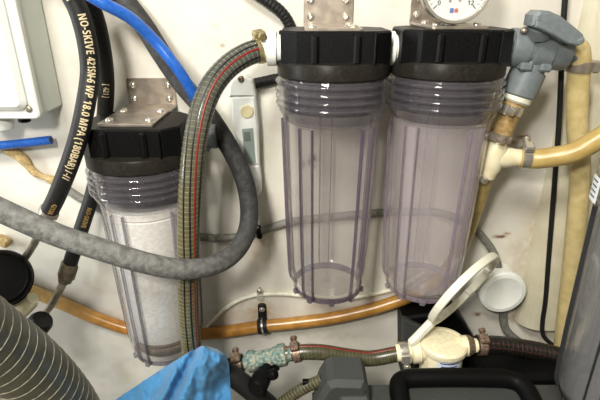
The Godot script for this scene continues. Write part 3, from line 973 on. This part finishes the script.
	# grey conduit along the wall
	var pw := path_px([[60, 184, 0.006], [84, 200, 0.006], [130, 222, 0.006], [200, 237, 0.006], [240, 236.5, 0.006], [262, 231, 0.006], [290, 222, 0.006], [340, 216, 0.006], [395, 212, 0.006], [440, 213, 0.006], [470, 226, 0.006], [488, 244, 0.007], [497, 262, 0.009], [501, 285, 0.01]], 0.004)
	o = thing("grey_conduit", "thin grey conduit running along the wall behind the filters", "conduit", pw[-1])
	part(o, "sleeve", tube(pw, 0.0052, 14), mats.grey_conduit)
	var pz := path_px([[504, 300, 0.01], [503, 318, 0.008], [507, 331, 0.007], [520, 342, 0.007], [540, 352, 0.007]], 0.004)
	part(o, "lower_sleeve", tube(pz, 0.0056, 14), mats.grey_conduit)
	var lump := func(s: float) -> float: return 0.0052 + 0.0012 * sin(s * 90.0) + 0.0006 * sin(s * 310.0)
	part(o, "sealant_wrap", tube(path_px([[4, 148, 0.005], [22, 158, 0.005], [34, 172, 0.006], [52, 180, 0.006], [64, 188, 0.006]], 0.002), 0.006, 12, lump), mats.tan_sealant)
	var cl := P(259, 232, 0.006)
	o = thing("cable_clip", "small black clip on the grey conduit beside the looped rubber hose", "clip", cl - Vector3(0, 0.008, 0))
	part(o, "saddle", block(Vector3(0.007, 0.016, 0.014), 0.002, Transform3D(Basis(Vector3(0, 0, 1), 0.2), cl)), mats.cap_plastic)
	part(o, "nail", screw_shape(cl + Vector3(-0.001, 0.0085, 0.004), Vector3(0, 0.4, 1), 0.002), mats.dull_steel)
	# amber hose along the bottom and its clip
	var aged := func(s: float, total: float) -> Color:
		var k := s / total
		var c0 := Color(0.44, 0.33, 0.12)
		var c1 := Color(0.50, 0.25, 0.055)
		var c2 := Color(0.50, 0.22, 0.04)
		var c3 := Color(0.55, 0.36, 0.13)
		return c0.lerp(c1, smoothstep(0.12, 0.34, k)).lerp(c2, smoothstep(0.5, 0.7, k)).lerp(c3, smoothstep(0.78, 0.95, k))
	var po := path_px([[488, 168, 0.066], [482, 187, 0.060], [474, 212, 0.046], [464, 240, 0.030], [449, 266, 0.018], [430, 284, 0.0125], [408, 297, 0.0105], [372, 309, 0.0105], [332, 318, 0.0105], [290, 323.5, 0.0105], [263, 326, 0.0105], [230, 331, 0.0105], [200, 334, 0.0105], [165, 333.5, 0.0105], [130, 329, 0.0105], [96, 318, 0.0105], [66, 305, 0.0105], [42, 295, 0.0105], [20, 286, 0.012], [2, 278, 0.014]], 0.004)
	single("amber_hose", tube(po, 0.0088, 20, null, aged), mats.amber_hose, "amber orange hose running along the bottom of the wall", "hose")
	var hc := P(263, 326, 0.0105)
	o = thing("pipe_clip", "black rubber-lined clip holding the amber hose to the wall", "clip", hc - Vector3(0, 0.01, 0))
	var hd := (P(290, 323.5, 0.0105) - P(230, 331, 0.0105)).normalized()
	var HT := Transform3D(basis_y(hd), hc)
	part(o, "rubber_band", lathe([Vector2(0.0086, -0.0068), Vector2(0.0108, -0.0068), Vector2(0.0112, -0.005), Vector2(0.0112, 0.005), Vector2(0.0108, 0.0068), Vector2(0.0086, 0.0068), Vector2(0.0086, -0.0068)], 32, HT), mats.rubber)
	part(o, "steel_band", lathe([Vector2(0.0108, -0.0012), Vector2(0.0117, -0.0012), Vector2(0.0117, 0.0012), Vector2(0.0108, 0.0012), Vector2(0.0108, -0.0012)], 32, HT), mats.chrome)
	var tb := P(262, 309, 0.003)
	part(o, "tab", slab(round_outline(tb.x, tb.y - 0.005, 0.012, 0.026, 0.004, 4), 0.0, 0.004, 0.0008), mats.rubber)
	part(o, "screw", screw_shape(Vector3(tb.x, tb.y, 0.0042), Vector3(0, 0, 1), 0.0042), mats.chrome)
	# thin cream tube
	var pn := path_px([[203, 333, 0.003], [214, 320, 0.003], [226, 308, 0.003], [242, 299, 0.003], [260, 294.5, 0.003], [285, 294, 0.003], [318, 297, 0.003], [348, 298, 0.003], [378, 293, 0.003], [402, 286, 0.003], [425, 272, 0.003]], 0.004)
	single("cream_tube", tube(pn, 0.0031, 12), mats.ring_cream, "thin cream tube arching above the amber hose", "tube")
	var sc := P(260, 288, 0.0)
	o = thing("tube_clip", "small clear clip and screw pinning the thin cream tube", "clip", sc - Vector3(0, 0.014, 0))
	part(o, "strap", slab(round_outline(sc.x + 0.0003, sc.y - 0.007, 0.009, 0.02, 0.003, 3), 0.0058, 0.0072, 0.0004), clear("clip_clear", Color(0.8, 0.8, 0.76), 0.35))
	part(o, "screw", screw_shape(Vector3(sc.x, sc.y, 0.0072), Vector3(0, 0, 1), 0.0040), mats.chrome)
	part(o, "post", rod(Vector3(sc.x, sc.y, 0.0), Vector3(sc.x, sc.y, 0.0072), 0.002, 10), mats.dull_steel)

func valve_side() -> void:
	# black cable down the panel
	var pk := path_px([[572, -90, 0.03], [566, -14, 0.03], [563, 30, 0.0305], [561, 80, 0.0305], [558.5, 130, 0.0305], [555.5, 170, 0.0305], [552, 215, 0.0305], [548.5, 260, 0.0305], [545.5, 300, 0.0305], [542.5, 322, 0.0305], [543.5, 336, 0.033], [554, 346, 0.036]], 0.004)
	single("black_cable", tube(pk, 0.0029, 12), mats.rubber, "thin black cable hanging down beside the tall tan hose", "cable")
	# grey valve
	var z := 0.07
	var o := thing("ball_valve", "grey plastic ball valve with a lever beside the cloudy filter", "valve", P(518, 97, z))
	var a := P(508, 47, z)
	var b := P(566, 53, z)
	part(o, "body", turned(a, b, [Vector2(0, 0), Vector2(0.0175, 0), Vector2(0.0182, 0.03), Vector2(0.0182, 0.28), Vector2(0.0165, 0.30), Vector2(0.0165, 0.36), Vector2(0.0195, 0.38), Vector2(0.0195, 0.66), Vector2(0.0172, 0.69), Vector2(0.0172, 0.95), Vector2(0.0165, 0.99), Vector2(0.009, 1), Vector2(0.009, 1.15), Vector2(0, 1.15)], 36), mats.valve_grey)
	part(o, "outlet_leg", turned(P(534, 58, z), P(517, 97, z), [Vector2(0, 0), Vector2(0.015, 0), Vector2(0.015, 0.3), Vector2(0.0172, 0.33), Vector2(0.0172, 0.92), Vector2(0.015, 0.96), Vector2(0.013, 1), Vector2(0, 1)], 32), mats.valve_grey)
	part(o, "collar", turned(P(518.5, 94, z), P(514.5, 102, z), [Vector2(0, 0), Vector2(0.0142, 0), Vector2(0.0148, 0.2), Vector2(0.0148, 0.75), Vector2(0.0125, 1), Vector2(0, 1)], 28), mats.ring_cream)
	for s in [[523, 66], [542, 67], [545, 35]]:
		part(o, "rib", block(Vector3(0.012, 0.008, 0.02), 0.002, Transform3D(Basis(Vector3(0, 0, 1), -0.1), P(s[0], s[1], z + 0.008))), mats.valve_grey)
	part(o, "stem_boss", rod(P(538, 36, z + 0.010), P(541, 24, z + 0.016), 0.0115, 24), mats.valve_grey)
	var hv := part(o, "lever", slab(outline([[533, 26], [535, 15], [541, 10], [551, 11], [562, 16], [576, 27], [585, 35], [585.5, 42], [579, 46], [568, 44], [553, 35], [541, 29]], 0.104), 0.084, 0.104, 0.003), mats.valve_grey)
	part(hv, "lever_edge", slab(outline([[536, 27], [555, 36], [569, 44], [579, 46], [585.5, 42], [585, 37], [578, 40], [569, 37], [553, 27], [537, 20]], 0.1065), 0.1035, 0.1065, 0.0012), mats.valve_grey)
	part(o, "screw", screw_shape(P(524, 30, z + 0.014), Vector3(-0.3, 0.7, 0.6), 0.0035), mats.dull_steel)
	# tan hose dropping from the valve
	var pt := path_px([[562, 52, 0.07], [572, 47, 0.071], [578, 51, 0.07], [579, 66, 0.066], [577.5, 95, 0.060], [577.5, 130, 0.055], [580, 165, 0.052], [578, 205, 0.048], [573.5, 250, 0.044], [569, 290, 0.042], [564, 330, 0.042], [560, 375, 0.045], [556, 430, 0.05], [554, 490, 0.05]], 0.004)
	single("tan_hose", tube(pt, 0.0108, 22), mats.tan_hose, "tall tan hose dropping from the grey valve's outlet", "hose")
	hose_clamp(P(579, 66, 0.066), Vector3(0.02, -1, -0.05), 0.0110, Vector3(1, 0, 0.3), "hose clamp on the tall tan hose just under the valve lever", "steel", 0.010)
	# short brown hose between valve and tee
	var pb := path_px([[516, 99, 0.07], [511, 110, 0.07], [505, 124, 0.069], [499, 140, 0.068]], 0.003)
	single("brown_hose", tube(pb, 0.0108, 22), mats.brown_hose, "short brown stained hose linking the grey valve and white tee", "hose")
	hose_clamp(P(511.5, 109, 0.07), P(499, 140, 0.068) - P(516, 99, 0.07), 0.0110, Vector3(-1, -0.2, 0.6), "upper hose clamp of the short brown hose below the valve", "chrome", 0.009)
	hose_clamp(P(500.5, 136, 0.068), P(499, 140, 0.068) - P(516, 99, 0.07), 0.0110, Vector3(-1, -0.2, 0.7), "rusty lower hose clamp of the short brown hose above the tee", "steel", 0.008)
	var tz := 0.068
	o = thing("tee_fitting", "white plastic tee joining three tan hoses beside the cloudy filter", "fitting", P(487, 176, tz))
	part(o, "run", turned(P(499, 137, tz), P(486, 177, tz), [Vector2(0, 0), Vector2(0.009, 0), Vector2(0.0098, 0.12), Vector2(0.0122, 0.24), Vector2(0.0126, 0.5), Vector2(0.0122, 0.76), Vector2(0.0098, 0.88), Vector2(0.009, 1), Vector2(0, 1)], 28), mats.tee_plastic)
	part(o, "branch", turned(P(492, 157, tz), P(530, 158, tz + 0.004), [Vector2(0, 0), Vector2(0.0118, 0), Vector2(0.0112, 0.4), Vector2(0.0095, 0.6), Vector2(0.009, 1), Vector2(0, 1)], 28), mats.tee_plastic)
	hose_clamp(P(486.5, 173, 0.066), P(478, 198, 0.056) - P(488, 168, 0.066), 0.0092, Vector3(-1, 0, 0.5), "hose clamp under the white tee on the amber hose", "chrome", 0.008)
	var pr := path_px([[520, 158, 0.072], [534, 159, 0.076], [552, 157, 0.083], [572, 153, 0.09], [590, 144, 0.094], [612, 130, 0.095], [640, 108, 0.09], [700, 70, 0.08], [760, 50, 0.06]], 0.004)
	single("branch_hose", tube(pr, 0.0106, 22), mats.olive_tan, "tan hose branching sideways from the white tee across the black cable", "hose")
	hose_clamp(P(524.5, 157.5, 0.073), Vector3(1, 0, 0.1), 0.0110, Vector3(0, 1, 0.45), "hose clamp with upright screw on the sideways tan branch hose", "chrome", 0.009)
	# ring wrench leaning below the cloudy filter
	var c := P(464, 289, 0.085)
	var e1 := (P(498, 254, 0.075) - P(430, 324, 0.095)).normalized()
	var w := (cam_pos - c).normalized()
	w = (w - e1 * w.dot(e1)).normalized()
	var n0 := e1.cross(w)
	var ax := (n0 * cos(deg_to_rad(7.5)) + w * sin(deg_to_rad(7.5))).normalized()
	if ax.y < 0:
		ax = -ax
	var T := Transform3D(Basis(e1, ax, e1.cross(ax)), c)
	o = thing("filter_wrench", "cream plastic ring wrench leaning under the cloudy filter", "wrench", P(424, 335, 0.09))
	part(o, "ring", lathe([Vector2(0.0495, -0.0045), Vector2(0.0545, -0.0045), Vector2(0.0555, -0.0035), Vector2(0.0555, 0.0035), Vector2(0.0545, 0.0045), Vector2(0.0495, 0.0045), Vector2(0.0485, 0.0035), Vector2(0.0485, -0.0035), Vector2(0.0495, -0.0045)], 72, T), mats.ring_cream)
	part(o, "handle", block(Vector3(0.042, 0.010, 0.014), 0.003, T * Transform3D(Basis(), Vector3(-0.072, 0, 0))), mats.ring_cream)
	for k in 8:
		var an := TAU * k / 8
		part(o, "lug", block(Vector3(0.004, 0.008, 0.008), 0.001, T * Transform3D(Basis(Vector3(0, 1, 0), an), Vector3.ZERO) * Transform3D(Basis(), Vector3(0.0475, 0, 0))), mats.ring_cream)

func bottom_things() -> void:
	# cream strainer
	var z := 0.1
	var c := P(444, 341, z)
	var o := thing("strainer", "cream plastic strainer with a round lid behind the dark case", "strainer", Vector3(c.x, FLOOR, z))
	part(o, "body", lathe([Vector2(0, FLOOR - c.y), Vector2(0.024, FLOOR - c.y), Vector2(0.0245, -0.06), Vector2(0.0245, -0.009), Vector2(0, -0.009)], 40, Transform3D(Basis(), c)), mats.cream_plastic)
	var lid := part(o, "lid", lathe([Vector2(0.024, -0.0095), Vector2(0.0275, -0.009), Vector2(0.0282, -0.007), Vector2(0.0282, -0.002), Vector2(0.0265, 0), Vector2(0.022, 0.0005), Vector2(0.0215, -0.0002), Vector2(0, 0.0006)], 48, Transform3D(Basis(), c)), mats.cream_plastic)
	part(lid, "grip_bar", block(Vector3(0.034, 0.0016, 0.005), 0.0006, Transform3D(Basis(Vector3(0, 1, 0), 0.5), c + Vector3(0, 0.001, 0))), mats.cream_plastic)
	var lb := part(o, "label_sticker", curved_patch(c + Vector3(0, -0.0195, 0), 0.0248, 0.018, -0.55, 0.75), mats.paper)
	for k in 3:
		part(lb, "print_line", curved_patch(c + Vector3(0, -0.0135 - k * 0.0045, 0), 0.0251, 0.0016, -0.4 + 0.08 * k, 0.55 - 0.1 * k), mats.print_blue)
	part(o, "inlet", turned(P(428, 350, z), P(396, 353, z), [Vector2(0, 0), Vector2(0.0115, 0), Vector2(0.0115, 0.22), Vector2(0.0145, 0.26), Vector2(0.0145, 0.5), Vector2(0.0105, 0.55), Vector2(0.0105, 1), Vector2(0, 1)], 28), mats.cream_plastic)
	part(o, "outlet", turned(P(460, 346, z), P(484, 345, z), [Vector2(0, 0), Vector2(0.0125, 0), Vector2(0.0125, 0.3), Vector2(0.0085, 0.45), Vector2(0.0085, 1), Vector2(0, 1)], 28), mats.cream_plastic)
	part(o, "rust_stain", turned(P(466, 345.5, z), P(473, 345.3, z), [Vector2(0, 0), Vector2(0.0128, 0.02), Vector2(0.0122, 0.5), Vector2(0.0098, 1), Vector2(0, 1)], 24), mats.rusty_steel)
	hose_clamp(P(404, 352, z), P(396, 353, z) - P(428, 350, z), 0.0112, Vector3(0, 0.2, 1), "bright hose clamp on the strainer's inlet", "chrome", 0.010)
	# black bracket behind it
	o = thing("pump_mount", "black angled mounting plate on the wall behind the cream strainer", "mount", P(440, 372, 0.03))
	part(o, "plate", slab(outline([[403, 318], [455, 311], [466, 325], [482, 352], [484, 380], [403, 380]], 0.04), 0.0, 0.04, 0.003), mats.case_black)
	part(o, "web", slab(outline([[403, 319], [424, 328], [420, 372], [403, 378]], 0.047), 0.038, 0.047, 0.002), mats.case_plastic)
	# dark hose away from the strainer
	spiral_hose("dark_hose", "dark spiral hose leaving the strainer towards the white panel", [[476, 345, 0.1], [498, 345, 0.098], [522, 348, 0.096], [548, 353, 0.094], [580, 362, 0.09], [620, 374, 0.085]], 0.0108, "dark_hose", "wire_dark", 0.006, 0.0007, [["red_line", 8, 0.0006, "rust_line"], ["red_line", -20, 0.0005, "rust_line"]])
	hose_clamp(P(481, 345, 0.1), Vector3(1, 0, 0), 0.0112, Vector3(-0.1, 1, 0.4), "dull hose clamp on the strainer's outlet hose", "rusty_steel", 0.009)
	# green hose between check valve and strainer
	spiral_hose("green_hose", "dark green spiral hose between the corroded valve and the strainer", [[286, 354, 0.1], [304, 352, 0.1], [324, 352.5, 0.1], [346, 356, 0.1], [370, 358.5, 0.1], [392, 355, 0.1], [410, 351.5, 0.1]], 0.0095, "green_hose", "wire_green", 0.0045, 0.0003, [["red_line", 46, 0.0018, "red_line"]])
	# corroded check valve
	var a := P(242, 363, 0.1)
	var b := P(292, 353, 0.1)
	o = thing("check_valve", "corroded bronze valve crusted with green verdigris", "valve", P(262, 372, 0.1))
	part(o, "body", turned(a, b, [Vector2(0, 0), Vector2(0.0075, 0), Vector2(0.0075, 0.12), Vector2(0.0115, 0.14), Vector2(0.0122, 0.24), Vector2(0.0102, 0.32), Vector2(0.0105, 0.5), Vector2(0.0112, 0.55), Vector2(0.0108, 0.62), Vector2(0.0128, 0.72), Vector2(0.0128, 0.86), Vector2(0.0095, 0.9), Vector2(0.0095, 1), Vector2(0, 1)], 32), mats.verdigris)
	part(o, "hex_collar", turned(a.lerp(b, 0.13), a.lerp(b, 0.27), [Vector2(0, 0), Vector2(0.0128, 0), Vector2(0.0134, 0.15), Vector2(0.0134, 0.85), Vector2(0.0128, 1), Vector2(0, 1)], 8), mats.verdigris)
	part(o, "hex_collar", turned(a.lerp(b, 0.72), a.lerp(b, 0.88), [Vector2(0, 0), Vector2(0.0132, 0), Vector2(0.0138, 0.15), Vector2(0.0138, 0.85), Vector2(0.0132, 1), Vector2(0, 1)], 8), mats.verdigris)
	hose_clamp(P(239, 363.5, 0.1), b - a, 0.0100, Vector3(0.3, 1, 0.3), "brown hose clamp at the cloth end of the corroded valve", "rusty_steel", 0.010)
	hose_clamp(P(297, 352.5, 0.1), b - a, 0.0105, Vector3(0, 1, 0.3), "rust-brown hose clamp at the green hose end of the corroded valve", "rusty_steel", 0.009)
	single("black_hose", tube(path_px([[244, 363, 0.1], [232, 365, 0.1], [218, 370, 0.098], [204, 380, 0.09], [196, 400, 0.08]], 0.003), 0.0092, 18), mats.rubber, "short black hose going under the blue cloth", "hose")
	# drain tap below
	o = thing("drain_tap", "small black drain tap hanging under the corroded valve", "tap", P(258, 392, 0.11))
	part(o, "body", turned(P(267, 367, 0.112), P(256, 390, 0.15), [Vector2(0, 0), Vector2(0.006, 0), Vector2(0.006, 0.2), Vector2(0.0095, 0.24), Vector2(0.0095, 0.45), Vector2(0.0115, 0.5), Vector2(0.0115, 0.9), Vector2(0.009, 1), Vector2(0, 1)], 24), mats.cap_plastic)
	part(o, "knob", turned(P(264, 376, 0.13), P(276, 374, 0.135), [Vector2(0, 0), Vector2(0.004, 0), Vector2(0.004, 0.4), Vector2(0.006, 0.45), Vector2(0.0066, 0.8), Vector2(0.0052, 1), Vector2(0, 1)], 14), mats.cap_plastic)
	part(o, "thumb_stub", turned(P(268, 371, 0.108), P(277, 367, 0.113), [Vector2(0, 0), Vector2(0.0035, 0), Vector2(0.005, 0.5), Vector2(0.0045, 1), Vector2(0, 1)], 12), mats.cap_plastic)
	single("black_hose", tube(path_px([[216, 366, 0.125], [234, 377, 0.128], [252, 391, 0.13], [270, 406, 0.13], [288, 424, 0.125], [300, 455, 0.115], [304, 500, 0.10]], 0.003), 0.0118, 18), mats.rubber, "thick black hose slanting down between blue cloth and dark case", "hose")
	spiral_hose("ribbed_hose", "ribbed dark hose end poking out beside the dark case", [[280, 404, 0.15], [294, 394, 0.15], [310, 385, 0.15], [322, 380, 0.15]], 0.0065, "green_hose", "wire_green", 0.004, 0.0008, [])
	# dark case
	var top := 0.345
	var zb := 0.13
	var x0 := P(312, 377, zb).x
	var x1 := P(566, 377, zb).x
	o = thing("tool_case", "dark grey plastic case with a black carry handle below the strainer", "case", Vector3((x0 + x1) / 2, FLOOR, 0.26))
	part(o, "body", block(Vector3(x1 - x0, top - FLOOR, 0.27), 0.012, Transform3D(Basis(), Vector3((x0 + x1) / 2, (top + FLOOR) / 2, zb + 0.135))), mats.case_plastic)
	var hx := P(344, 370, 0.14)
	part(o, "shade_block", block(Vector3(0.115, 0.20, 0.05), 0.006, Transform3D(Basis(), Vector3(P(520, 366, 0.1).x, 0.246, 0.105))), mats.case_black)  # black slab added where the gap behind the case lies in shade
	part(o, "latch_hump", slab(outline([[314, 394], [320, 378], [326, 369], [333, 366], [362, 367], [366, 374], [370, 396]], 0.15), 0.135, 0.175, 0.006), mats.case_plastic)
	part(o, "latch", block(Vector3(0.032, 0.012, 0.03), 0.003, Transform3D(Basis(), Vector3(hx.x + 0.008, top + 0.012, 0.165))), mats.case_plastic)
	part(o, "catch", block(Vector3(0.008, 0.012, 0.006), 0.001, Transform3D(Basis(), P(306, 384, 0.15))), mats.case_black)
	var ph := path([Vector3(P(398, 380, 0.14).x, top - 0.004, 0.19), Vector3(P(396, 380, 0.14).x, top + 0.006, 0.155), Vector3(P(404, 376, 0.14).x, top + 0.008, 0.142), Vector3(P(430, 376, 0.14).x, top + 0.009, 0.14), Vector3(P(480, 376, 0.14).x, top + 0.009, 0.14), Vector3(P(510, 376, 0.14).x, top + 0.008, 0.142), Vector3(P(520, 380, 0.14).x, top + 0.006, 0.155), Vector3(P(522, 380, 0.14).x, top - 0.004, 0.19)], 0.004)
	part(o, "handle", tube(ph, 0.0105, 18), mats.case_black)
	blue_cloth()
	# big duct
	spiral_hose("ribbed_duct", "large grey duct hose with pale spiral ribs in the corner", [[-230, 190, 0.34], [-140, 252, 0.315], [-80, 296, 0.29], [-40, 324, 0.262], [-8, 345, 0.238], [24, 366, 0.213], [51, 390, 0.186], [71, 414, 0.16], [86, 444, 0.13], [95, 474, 0.10], [98, 520, 0.075]], 0.0315, "duct_grey", "wire_pale", 0.0150, 0.0006, [])
	# black cylinder at the edge, nut and ring
	var bc := P(0, 278, 0.11)
	o = thing("black_canister", "black round-ended canister at the edge above the duct hose", "canister", bc - Vector3(0, 0.032, 0))
	var T := Transform3D(basis_y(Vector3(0.5, 0.5, 0.7), Vector3(0, 1, 0)), bc)
	part(o, "shell", lathe([Vector2(0, -0.075), Vector2(0.032, -0.075), Vector2(0.032, -0.006), Vector2(0.030, -0.001), Vector2(0.0265, 0.0015), Vector2(0.0255, 0.0005), Vector2(0, 0.001)], 48, T), mats.case_black)
	part(o, "rim_band", lathe([Vector2(0.0315, -0.03), Vector2(0.0335, -0.03), Vector2(0.0335, -0.022), Vector2(0.0315, -0.022), Vector2(0.0315, -0.03)], 48, T), mats.cap_plastic)
	single("pipe_nut", turned(P(18, 313, 0.09), P(33, 298, 0.09), [Vector2(0, 0), Vector2(0.009, 0), Vector2(0.0102, 0.12), Vector2(0.0102, 0.8), Vector2(0.008, 1), Vector2(0, 1)], 6), mats.cream_plastic, "cream plastic nut between the black canister and the duct", "nut")
	single("pipe_collar", turned(P(33, 332, 0.08), P(43, 319, 0.08), [Vector2(0, 0), Vector2(0.013, 0), Vector2(0.0145, 0.15), Vector2(0.0145, 0.8), Vector2(0.012, 1), Vector2(0, 1)], 28), mats.rubber, "black rubber collar at the steel pipe's foot behind the duct", "collar")
	single("foam_scrap", block(Vector3(0.018, 0.014, 0.012), 0.003, Transform3D(Basis(Vector3(0, 0, 1), -0.5), P(3, 241, 0.007))), mats.tan_sealant, "small tan scrap stuck to the wall beneath the thick rubber hose", "scrap")

func curved_patch(c: Vector3, r: float, h: float, a0: float, a1: float) -> Shape:
	var s := Shape.new()
	var k := 10
	for i in k + 1:
		var a := lerpf(a0, a1, float(i) / k)
		var nn := Vector3(sin(a), 0, cos(a))
		s.vert(c + nn * r + Vector3(0, -h / 2, 0), nn)
		s.vert(c + nn * r + Vector3(0, h / 2, 0), nn)
	for i in k:
		s.quad(i * 2, i * 2 + 2, i * 2 + 3, i * 2 + 1)
	return s

func blue_cloth() -> void:
	var left := [[346, 201], [349, 193], [354, 186], [362, 173], [370, 160], [380, 145], [390, 130], [400, 115], [414, 108], [435, 116], [470, 132], [500, 142]]
	var right := [[346, 207], [349, 217], [354, 225], [362, 228.5], [370, 229.5], [380, 230], [390, 230.5], [400, 231], [414, 232], [435, 233], [470, 231], [500, 224]]
	var nz := FastNoiseLite.new()
	nz.seed = 9; nz.frequency = 0.025; nz.fractal_octaves = 3
	var rows := 60
	var cols := 48
	var pts: Array = []
	for i in rows + 1:
		var t := float(i) / rows * (left.size() - 1)
		var k := mini(int(t), left.size() - 2)
		var f := t - k
		var v: float = lerpf(left[k][0], left[k + 1][0], f)
		var ul: float = lerpf(left[k][1], left[k + 1][1], f)
		var ur: float = lerpf(right[k][1], right[k + 1][1], f)
		for j in cols + 1:
			var s := float(j) / cols
			var u := lerpf(ul, ur, s)
			var fold_u := 192.0 - (v - 352.0) * 0.5
			var d := u - fold_u
			var zz := 0.135 + 0.030 * sin(PI * s) + minf(v - 346.0, 70.0) * 0.0004 - maxf(v - 420.0, 0.0) * 0.0004
			zz += 0.010 * exp(-pow((d + 7.0) / 6.0, 2)) - 0.014 * exp(-pow((d - 3.0) / 5.0, 2))
			zz += nz.get_noise_2d(u * 1.6, v) * 0.013 + 0.003 * sin((u * 0.8 + v) * 0.12)
			pts.append(P(u, v, zz))
	var s2 := Shape.new()
	var w := cols + 1
	for side in 2:
		for i in rows + 1:
			for j in cols + 1:
				var p: Vector3 = pts[i * w + j]
				var dx: Vector3 = pts[i * w + mini(j + 1, cols)] - pts[i * w + maxi(j - 1, 0)]
				var dy: Vector3 = pts[maxi(i - 1, 0) * w + j] - pts[mini(i + 1, rows) * w + j]
				var nn := dx.cross(dy).normalized()
				if side == 1:
					s2.vert(p - nn * 0.0014, -nn, Vector2(p.x, p.y))
				else:
					s2.vert(p, nn, Vector2(p.x, p.y))
	var off := w * (rows + 1)
	for i in rows:
		for j in cols:
			var a := i * w + j
			s2.quad(a, a + w, a + w + 1, a + 1)
			s2.quad(off + a, off + a + 1, off + a + w + 1, off + a + w)
	for i in rows:
		for j in [0, cols]:
			var a: int = i * w + j
			if j == 0:
				s2.quad(a, off + a, off + a + w, a + w)
			else:
				s2.quad(a, a + w, off + a + w, off + a)
	for j in cols:
		s2.quad(j, j + 1, off + j + 1, off + j)
		s2.quad(rows * w + j, off + rows * w + j, off + rows * w + j + 1, rows * w + j + 1)
	single("cleaning_cloth", s2, mats.cloth, "crumpled bright blue cleaning cloth hanging over a hose", "cloth")
